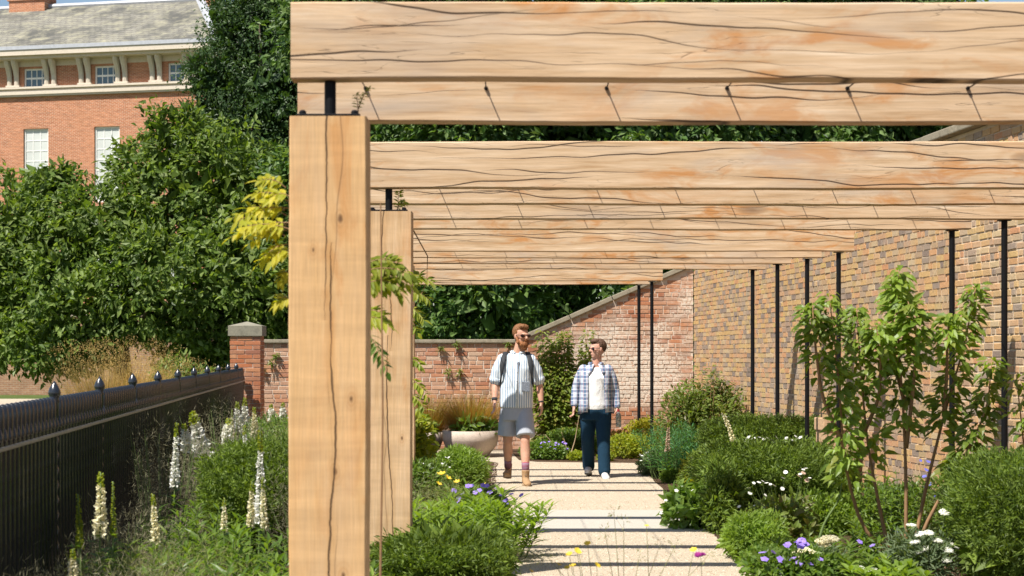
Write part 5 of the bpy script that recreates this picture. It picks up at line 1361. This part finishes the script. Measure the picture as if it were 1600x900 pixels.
def plaid(t):
    p = t.n("SeparateXYZ", {0: t.obj()})
    wv = lambda k, per, ph: t.math('SINE', t.math('MULTIPLY_ADD', p.outputs[k], 2 * math.pi / per, ph))
    a = t.ramp(wv(0, .075, .4), [(.25, 0), (.5, 1)]); b = t.ramp(wv(2, .085, 1.0), [(.25, 0), (.5, 1)])
    c = t.mix(t.math('MULTIPLY', a, .75), c4((.46, .52, .60)), c4((.045, .10, .20)))
    c = t.mix(t.math('MULTIPLY', b, .6), c, c4((.07, .13, .24)))
    c = t.mix(t.math('MULTIPLY', t.ramp(wv(0, .037, 2.0), [(.86, 0), (.93, 1)]), .6), c, c4((.45, .16, .22)))
    return t.mix(t.math('MULTIPLY', t.ramp(wv(2, .043, 0.2), [(.86, 0), (.93, 1)]), .7), c, c4((.75, .76, .78)))
MSHIRT = cloth("striped_shirt", stripes); WSHIRT = cloth("plaid_shirt", plaid)
flat = lambda c: (lambda t: t.mix(t.noise(t.obj(), 30, 4), c4(c), c4([x * 1.18 for x in c])))
SHORTS = cloth("grey_shorts", flat((.36, .38, .42))); TEE = cloth("white_tee", flat((.80, .80, .80))); TROU = cloth("navy_trousers", flat((.010, .034, .062)))
SUEDE = cloth("tan_suede", flat((.34, .21, .11))); SOLE = plain("boot_sole", (.42, .30, .19), .8); SHOE = cloth("grey_shoe", flat((.55, .52, .50)))
SOCK = cloth("striped_sock", lambda t: t.ramp(t.math('SINE', t.math('MULTIPLY', t.n("SeparateXYZ", {0: t.obj()}).outputs[2], 420.0)), [(.4, (.30, .05, .09)), (.55, (.25, .32, .40))]))
def hair_mat(name, a, b_):
    t = NT(name); c = t.mix(t.noise(t.vmul(t.obj(), (160, 160, 28)), 1, 3), c4(a), c4(b_)); return t.done(t.bsdf(c, .55, .35, 0, t.bump(t.noise(t.vmul(t.obj(), (160, 160, 28)), 1, 4), .9, .01)))
HAIR_M = hair_mat("ginger_hair", (.16, .065, .025), (.32, .15, .06)); BEARD = hair_mat("ginger_beard", (.24, .085, .03), (.40, .17, .06)); HAIR_W = hair_mat("brown_hair", (.06, .03, .018), (.16, .085, .05))
LENS = plain("dark_lens", (.02, .006, .008), .08, .6, 0, .1, 5, 0); STRAP = plain("black_webbing", (.03, .032, .036), .7, .3)

def head_into(g, Mh, k=1.0):
    """skull, jaw, nose, brow, ears; local face looks to -y, origin at the head's centre"""
    A = lambda c: np.array(Mh @ Vector(c))
    g.ball((0, .012, .022), .074 * k, .093 * k, .098 * k, 18, 12, Mh)
    g.ball((0, -.022, -.045), .056 * k, .066 * k, .070 * k, 16, 10, Mh)
    g.ball((0, -.05, -.088), .032, .032, .026, 12, 8, Mh)
    g.ball((0, -.078, .02), .046, .018, .012, 12, 8, Mh)
    g.limb([A((0, -.085, .012)), A((0, -.102, -.022))], [.009, .0145], 10)
    g.ball((-.011, -.094, -.026), .009, .011, .008, 8, 6, Mh); g.ball((.011, -.094, -.026), .009, .011, .008, 8, 6, Mh)
    for s in (-1, 1):
        g.ball((s * .040, -.066, -.018), .024, .02, .020, 10, 8, Mh)
        g.ball((s * .076, .008, -.008), .010, .020, .031, 10, 8, Mh)
    g.ball((0, -.081, -.056), .024, .014, .006, 10, 6, Mh); g.ball((0, -.079, -.066), .021, .013, .007, 10, 6, Mh)

def hand_into(g, w, f, side, curl=.5, scale=1.0, grip=False):
    """w wrist point, f unit direction of the hand, side: unit vector towards the thumb"""
    w = np.array(w, float); f = np.array(f, float) / np.linalg.norm(f); s = np.array(side, float); s -= f * s.dot(f); s /= np.linalg.norm(s)
    n = np.cross(f, s)                                   # curl direction towards the palm
    sc = scale
    g.loft([(w, .026 * sc, .018 * sc, s, n), (w + f * .03 * sc, .034 * sc, .016 * sc, s, n), (w + f * .075 * sc, .041 * sc, .015 * sc, s, n), (w + f * .095 * sc, .038 * sc, .012 * sc, s, n)], 14)
    for k, (o, ln) in enumerate([(.029, .072), (.010, .082), (-.010, .076), (-.028, .060)]):
        p = w + f * .088 * sc + s * o * sc; a = curl * (1 + .12 * k); pts = [p - f * .015 * sc, p]
        ang = 0
        for q in (.45, .32, .25):
            ang += a * (.5 if q > .4 else .8 if q > .3 else .7); d = f * math.cos(ang) + n * math.sin(ang)
            p = p + d * ln * q * sc; pts.append(p)
        g.limb(pts, [.0095 * sc, .0095 * sc, .009 * sc, .0083 * sc, .0072 * sc], 8)
    p = w + f * .028 * sc + s * .026 * sc
    g.limb([p - s * .01 * sc, p + (s * .55 + f * .8 + n * .25) * .034 * sc, p + (s * .55 + f * 1.0 + n * .45) * .062 * sc], [.013 * sc, .0105 * sc, .0085 * sc], 8)

def sections(g, secs, n=24):
    g.loft([((cx, cy, z), rx, ry) for (z, rx, ry, cx, cy) in secs], n)

# ---- man
MY = 11.81; MX = PX(807, MY)
man = thing("person", "bearded person in a blue striped shirt and grey shorts walking with a black backpack", "person", (MX, MY, 0))
Hm = Matrix.Translation((.055, -.03, 1.715)) @ Matrix.Rotation(math.radians(38), 4, 'Z') @ Matrix.Rotation(math.radians(4), 4, 'X') @ Matrix.Scale(1.04, 4)
g = Geo()
sections(g, [(.84, .13, .10, 0, 0), (.92, .168, .118, 0, 0), (1.02, .165, .12, 0, 0), (1.15, .16, .12, 0, -.01), (1.30, .182, .125, 0, -.01), (1.42, .18, .11, 0, 0), (1.49, .10, .07, .0, .01), (1.52, .05, .05, .01, 0)])
g.limb([(.005, .01, 1.44), (.03, -.005, 1.56), (.05, -.012, 1.66)], [.068, .060, .056], 14)
head_into(g, Hm)
# arms: (shoulder, elbow, wrist)
armsM = {-1: [(-.185, 0, 1.435), (-.245, .03, 1.17), (-.252, -.06, .965)], 1: [(.185, 0, 1.435), (.262, .02, 1.17), (.285, -.03, .945)]}
for s, (a, b, c) in armsM.items():
    g.limb([a, tuple((np.array(a) + np.array(b)) / 2), b], [.058, .052, .042], 14); g.limb([b, tuple(np.array(b) * .55 + np.array(c) * .45), c], [.043, .041, .027], 14)
    f = np.array(c) - np.array(b); f /= np.linalg.norm(f); f = f * .7 + np.array([0, -.1, -.7])
    hand_into(g, c, f, (-s * .25, -1, 0), .38 * (1 if s > 0 else 1))
legsM = {-1: [(-.09, .02, .88), (-.100, .04, .50), (-.098, .30, .15)], 1: [(.085, -.02, .88), (.098, -.16, .50), (.105, -.24, .10)]}
for s, (a, b, c) in legsM.items():
    m = lambda t_, p, q: tuple(np.array(p) * (1 - t_) + np.array(q) * t_)
    g.limb([a, m(.5, a, b), b], [.088, .074, .054], 16); g.limb([b, tuple(np.array(m(.3, b, c)) + [0, .018, 0]), m(.65, b, c), c], [.052, .058, .044, .034], 16)
link("body", remeshed(g, "body", .0068, 5), SKIN_M, man)
g = Geo()
sections(g, [(.885, .190, .142, 0, -.005), (.93, .192, .145, 0, -.005), (1.05, .190, .145, 0, -.01), (1.2, .192, .148, 0, -.012), (1.34, .205, .145, 0, -.008), (1.43, .200, .125, 0, 0), (1.485, .155, .095, .0, .005), (1.515, .088, .078, .01, .005)], 32)
for s, (a, b, c) in armsM.items():
    a = np.array(a); b = np.array(b); g.limb([tuple(a - [s * .03, 0, .005]), tuple(a * .5 + b * .5), tuple(a * .14 + b * .86)], [.082, .078, .074], 16)
    e = a * .08 + b * .92; g.tube([tuple(a * .2 + b * .8), tuple(e)], [.080, .079], 16)
sh = link("shirt", remeshed(g, "shirt", .0085, 3), MSHIRT, man)
g = Geo()
g.tube([(.012 + .075 * math.cos(a), -.005 + .068 * math.sin(a), 1.525 + .012 * math.sin(a)) for a in np.linspace(-1.25, 4.4, 18)], .016, 8)
g.box(-.008, .014, -.168, -.150, .90, 1.46)
link("collar", g.mesh("collar", True), MSHIRT, sh)
g = Geo(); bt = [(.002, -.171, z) for z in (1.0, 1.1, 1.2, 1.3, 1.4)]
for p in bt: g.ball(p, .006, .004, .006, 8, 6)
link("buttons", g.mesh("buttons"), TEE, sh)
link("pocket", box_mesh("pocket", .10, .010, .115, .003, 1), plain("pocket_cloth", (.24, .27, .32), .9, .1, 0, .6, 120), sh, (.105, -.150, 1.13), (.0, 0, .3))
g = Geo()
sections(g, [(.74, .185, .135, 0, 0), (.85, .186, .135, 0, 0), (.95, .175, .128, 0, 0)], 28)
for s, (a, b, c) in legsM.items():
    a = np.array(a); b = np.array(b); e = a * .16 + b * .84
    g.tube([(a[0], a[1], .86), tuple(a * .5 + b * .5 + [s * .006, 0, 0]), tuple(e + [s * .008, 0, 0])], [.10, .108, .112], 18)
link("shorts", remeshed(g, "shorts", .009, 3), SHORTS, man)
# hair and beard
g = Geo(); g.ball((0, .022, .040), .083, .096, .094, 20, 12, Hm); g.ball((0, -.035, .098), .062, .055, .035, 14, 8, Hm); g.ball((-.02, -.05, .104), .045, .035, .03, 12, 8, Hm)
hm = remeshed(g, "hair", .006, 2)
co = np.empty(len(hm.vertices) * 3, np.float32); hm.vertices.foreach_get("co", co); co = co.reshape(-1, 3)
Hi = np.array(Hm.inverted()); lc = co @ Hi[:3, :3].T + Hi[:3, 3]
low = (lc[:, 1] < -.01) & (lc[:, 2] < .075); lc[low] *= .86; low = (lc[:, 2] < -.02) & (lc[:, 1] < .05); lc[low] *= .8
H_ = np.array(Hm); co = lc @ H_[:3, :3].T + H_[:3, 3]; co += np.random.default_rng(1).normal(0, .0018, co.shape)
hm.vertices.foreach_set("co", co.astype(np.float32).ravel()); link("hair", hm, HAIR_M, man)
g = Geo(); g.ball((0, -.045, -.088), .058, .058, .052, 16, 10, Hm); g.ball((0, -.055, -.125), .040, .040, .040, 14, 10, Hm)
for s in (-1, 1): g.limb([np.array(Hm @ Vector((s * .070, -.005, -.015))), np.array(Hm @ Vector((s * .062, -.03, -.07)))], [.012, .022], 10)
g.ball((0, -.088, -.043), .032, .012, .009, 12, 8, Hm)
bm_ = remeshed(g, "beard", .006, 2); co = np.empty(len(bm_.vertices) * 3, np.float32); bm_.vertices.foreach_get("co", co); co += np.random.default_rng(2).normal(0, .002, co.shape).astype(np.float32); bm_.vertices.foreach_set("co", co)
link("beard", bm_, BEARD, man)
def glasses(Mh, par, w=.028, h=.019):
    g = Geo()
    for s in (-1, 1):
        g.ball((s * .033, -.093, .004), w, .006, h, 14, 8, Mh @ Matrix.Rotation(s * .18, 4, 'Z'))
    gl = link("sunglasses", g.mesh("sunglasses", True), LENS, par)
    g = Geo(); A = lambda c: np.array(Mh @ Vector(c))
    g.tube([A((-.012, -.098, .010)), A((.012, -.098, .010))], .003, 6)
    for s in (-1, 1): g.tube([A((s * .058, -.085, .010)), A((s * .077, -.04, .010)), A((s * .080, .015, .004))], .003, 6)
    link("frame", g.mesh("frame", True), STRAP, gl)
glasses(Hm, man)
def boot(par, ankle, yaw, pitch, mat, sole, tall, nm, L=.285, wd=.046):
    Mx = Matrix.Translation(ankle) @ Matrix.Rotation(yaw, 4, 'Z') @ Matrix.Rotation(pitch, 4, 'X')
    A = lambda c: np.array(Mx @ Vector(c)); z0 = -.095
    g = Geo()
    ax = np.array(Mx.to_3x3() @ Vector((1, 0, 0))); az = np.array(Mx.to_3x3() @ Vector((0, 0, 1))); ay = np.array(Mx.to_3x3() @ Vector((0, 1, 0)))
    g.loft([(A((0, .075, z0 + .045)), .028, .03, ax, az), (A((0, .06, z0 + .052)), .036, .042, ax, az), (A((0, 0, z0 + .058)), .040, .050, ax, az), (A((0, -.07, z0 + .048)), .044, .040, ax, az), (A((0, -.13, z0 + .038)), wd, .032, ax, az), (A((0, -.175, z0 + .032)), .040, .026, ax, az), (A((0, -.205, z0 + .027)), .022, .018, ax, az)], 16)
    if tall: g.loft([(A((0, .015, z0 + .04)), .042, .055, ax, ay), (A((0, .015, z0 + .11)), .043, .052, ax, ay), (A((0, .012, z0 + tall)), .047, .055, ax, ay)], 16)
    b = link(nm, remeshed(g, nm, .006, 3), mat, par)
    g = Geo(); g.loft([(A((0, -.06, z0)), .047, .148, ax, ay), (A((0, -.06, z0 + .020)), .048, .150, ax, ay)], 20); link("sole", g.mesh("sole"), sole, b)
    if tall:
        g = Geo()
        for k in range(4):
            z = z0 + .075 + .024 * k; y = -.065 + .012 * k; g.tube([A((-.02, y, z)), A((0, y - .006, z + .006)), A((.02, y, z))], .003, 5)
        link("laces", g.mesh("laces"), plain("lace", (.2, .15, .1)), b)
for s, (a, b, c) in legsM.items():
    boot(man, (c[0], c[1], c[2] if s < 0 else .10), -s * -.12, -.16 if s < 0 else .04, SUEDE, SOLE, .175, "boot")
    d = np.array(b) - np.array(c); d /= np.linalg.norm(d); g = Geo(); g.tube([np.array(c) + d * .05, np.array(c) + d * .13, np.array(c) + d * .165], [.044, .044, .046], 14); link("sock", g.mesh("sock", True), SOCK, man)
for s, (a, b, c) in armsM.items():
    d = np.array(b) - np.array(c); d /= np.linalg.norm(d); g = Geo(); g.tube([np.array(c) + d * .004, np.array(c) + d * (.035 if s < 0 else .016)], .033, 14); link("wristband", g.mesh("wristband", True), STRAP, man)
bp = thing("backpack", "black backpack worn on the bearded walker's shoulders", "backpack", (MX, MY * K + .2, 1.2), raw=True)
g = Geo(); g.loft([((0, .03, -.20), .12, .07), ((0, .03, -.12), .135, .085), ((0, .03, .1), .13, .085), ((0, .02, .24), .10, .06), ((0, .01, .27), .06, .03)], 20); link("bag", remeshed(g, "bag", .012, 2), STRAP, bp)
for s in (-1, 1):
    g = Geo(); pts = [(s * .10, -.01, .24), (s * .118, -.1, .318), (s * .128, -.2, .322), (s * .148, -.305, .262), (s * .165, -.345, .17), (s * .176, -.33, .05), (s * .19, -.25, -.06), (s * .165, -.08, -.14)]
    P = np.array(pts); secs = []
    for i, p in enumerate(P):
        tg = norm(P[min(i + 1, 7)] - P[max(i - 1, 0)]); ax = norm(np.array([1.0, .25 * s, 0]) - tg * tg[0]); w = .030 if i < 5 else .011
        secs.append((p, w, .009, ax, np.cross(tg, ax)))
    g.loft(secs, 10); link("strap", g.mesh("strap", True), STRAP, bp)

# ---- woman
WY = 12.54; WX = PX(931, WY); S = 1.0
wom = thing("person", "person in an open plaid shirt, white tee and navy trousers glancing sideways", "person", (WX, WY, 0)); wom.scale = (1.03, 1.03, 1.03)
Hw = Matrix.Translation((.02, -.02, 1.522)) @ Matrix.Rotation(math.radians(-66), 4, 'Z') @ Matrix.Scale(.98, 4)
g = Geo()
sections(g, [(.76, .13, .11, 0, 0), (.84, .178, .13, 0, 0), (.96, .170, .125, 0, 0), (1.08, .160, .125, 0, -.01), (1.18, .165, .135, 0, -.015), (1.27, .165, .11, 0, 0), (1.325, .10, .07, 0, .01), (1.35, .05, .05, .01, 0)])
g.limb([(.0, .01, 1.28), (.012, 0, 1.38), (.02, -.01, 1.47)], [.064, .056, .053], 14)
head_into(g, Hw)
armsW = {-1: [(-.165, 0, 1.275), (-.238, .02, 1.04), (-.262, -.05, .845)], 1: [(.165, 0, 1.275), (.232, .03, 1.04), (.252, -.03, .82)]}
for s, (a, b, c) in armsW.items():
    g.limb([a, b], [.05, .04], 14); g.limb([b, c], [.04, .026], 14)
    f = np.array(c) - np.array(b); f /= np.linalg.norm(f); f = f * .6 + np.array([0, -.12 if s < 0 else -.3, -.8])
    hand_into(g, c, f, (-s * .25, -1, 0), .55 if s < 0 else .85, .92)
legsW = {-1: [(-.09, .02, .80), (-.095, .05, .45), (-.075, .26, .13)], 1: [(.085, -.01, .80), (.085, -.13, .45), (.092, -.20, .10)]}
for s, (a, b, c) in legsW.items():
    g.limb([a, b], [.09, .056], 14); g.limb([b, c], [.055, .036], 14)
link("body", remeshed(g, "body", .0068, 5), SKIN_W, wom)
g = Geo()
sections(g, [(.80, .165, .135, 0, -.005), (.86, .176, .142, 0, -.008), (.96, .172, .142, 0, -.012), (1.08, .168, .145, 0, -.02), (1.18, .170, .152, 0, -.022), (1.26, .155, .12, 0, -.005), (1.305, .10, .085, 0, 0)], 28)
link("tee", remeshed(g, "tee", .0085, 3), TEE, wom)
# open shirt: shell over back, sides and arms, leaving the front open
g = Geo(); n = 30
rowsS = [(.765, .212, .175), (.86, .204, .170), (.98, .194, .166), (1.10, .188, .168), (1.20, .188, .168), (1.27, .172, .135), (1.315, .115, .098), (1.335, .082, .075)]
V = []; 
for (z, rx, ry) in rowsS:
    op = .52 if z < 1.25 else .46
    for j in range(n):
        a = -math.pi / 2 + op + (2 * math.pi - 2 * op) * j / (n - 1)
        fl = 1 + .03 * math.sin(j * 2.1 + z * 9)
        V.append((math.cos(a) * rx * fl, math.sin(a) * ry * fl - .008, z + (.012 * math.sin(j * .7) if z < .8 else 0)))
Qd = [[i * n + j, i * n + j + 1, (i + 1) * n + j + 1, (i + 1) * n + j] for i in range(len(rowsS) - 1) for j in range(n - 1)]
g.add(V, Q=Qd)
me = g.mesh("plaid_shirt", True); ps = link("plaid_shirt", me, WSHIRT, wom); so_ = ps.modifiers.new("thickness", 'SOLIDIFY'); so_.thickness = .008; so_.offset = 0
for s, (a, b, c) in armsW.items():
    a = np.array(a); b = np.array(b); c = np.array(c); g = Geo()
    g.limb([tuple(a - [s * .02, 0, .0]), tuple(a * .5 + b * .5), tuple(b)], [.066, .060, .054], 16); g.limb([tuple(b), tuple(b * .5 + c * .5), tuple(b * .12 + c * .88)], [.054, .048, .043], 16)
    link("sleeve", remeshed(g, "sleeve", .008, 3), WSHIRT, ps)
g = Geo()
for s in (-1, 1): g.loft([((s * .055, -.075, 1.335), .035, .006, (1, 0, -s * .5), (0, 1, 0)), ((s * .075, -.135, 1.27), .032, .006, (1, 0, -s * .5), (0, 1, 0)), ((s * .088, -.150, 1.22), .010, .005, (1, 0, 0), (0, 1, 0))], 10)
g.tube([(.078 * math.cos(a), .075 * math.sin(a) - .005, 1.35) for a in np.linspace(-.9, 4.04, 14)], .017, 8)
link("collar", g.mesh("collar", True), WSHIRT, ps)
g = Geo(); g.tube([(.012 + .066 * math.cos(a), -.022 + .062 * math.sin(a), 1.352 + .022 * math.sin(a)) for a in np.linspace(0, 6.283, 22)], .005, 6); link("necklace", g.mesh("necklace", True), STRAP, wom)
g = Geo()
sections(g, [(.68, .18, .135, 0, 0), (.80, .188, .14, 0, 0), (.87, .172, .13, 0, 0)], 26)
for s, (a, b, c) in legsW.items():
    a = np.array(a); b = np.array(b); c = np.array(c)
    g.limb([tuple(a), tuple(a * .5 + b * .5), tuple(b), tuple(b * .5 + c * .5), tuple(c + [0, .01, -.015])], [.104, .096, .080, .074, .074], 18)
link("trousers", remeshed(g, "trousers", .009, 3), TROU, wom)
for s, (a, b, c) in legsW.items(): boot(wom, (c[0], c[1] - .01, c[2] - .02 if s < 0 else .075), s * .1, -.15 if s < 0 else .03, SHOE, plain("white_sole", (.7, .68, .64)), 0, "shoe")
g = Geo(); g.ball((0, .020, .035), .080, .099, .094, 20, 12, Hw); g.ball((0, -.035, .094), .06, .06, .036, 14, 8, Hw)
hm = remeshed(g, "hair", .006, 2)
co = np.empty(len(hm.vertices) * 3, np.float32); hm.vertices.foreach_get("co", co); co = co.reshape(-1, 3)
Hi = np.array(Hw.inverted()); lc = co @ Hi[:3, :3].T + Hi[:3, 3]
low = (lc[:, 1] < -.012) & (lc[:, 2] < .068); lc[low] *= .85; low = (lc[:, 2] < -.03) & (lc[:, 1] < .04); lc[low] *= .8
H_ = np.array(Hw); co = lc @ H_[:3, :3].T + H_[:3, 3]; co += np.random.default_rng(3).normal(0, .0018, co.shape)
hm.vertices.foreach_set("co", co.astype(np.float32).ravel()); link("hair", hm, HAIR_W, wom)
glasses(Hw, wom, .029, .020)
# bottle in her hand
bt = thing("water_bottle", "clear plastic water bottle held low by the person in plaid", "bottle", (WX + .270, WY * K - .118, .618), raw=True)
t = NT("bottle_plastic"); M['plastic'] = t.done(t.bsdf(t.mix(t.noise(t.obj(), 14, 3), c4((.42, .42, .40)), c4((.6, .6, .58))), .12, .6)); M['plastic'].node_tree.nodes["Principled BSDF"].inputs["Transmission Weight"].default_value = .6
g = Geo(); g.loft([((0, 0, z), q, q) for q, z in [(.030, 0), (.034, .006), (.034, .05), (.031, .055), (.034, .06), (.034, .135), (.028, .16), (.013, .18), (.013, .195)]], 18); link("flask", g.mesh("flask", True), M['plastic'], bt)
g = Geo(); g.loft([((0, 0, .19), .016, .016), ((0, 0, .215), .016, .016)], 14); link("cap", g.mesh("cap"), plain("red_cap", (.35, .03, .04), .4), bt)
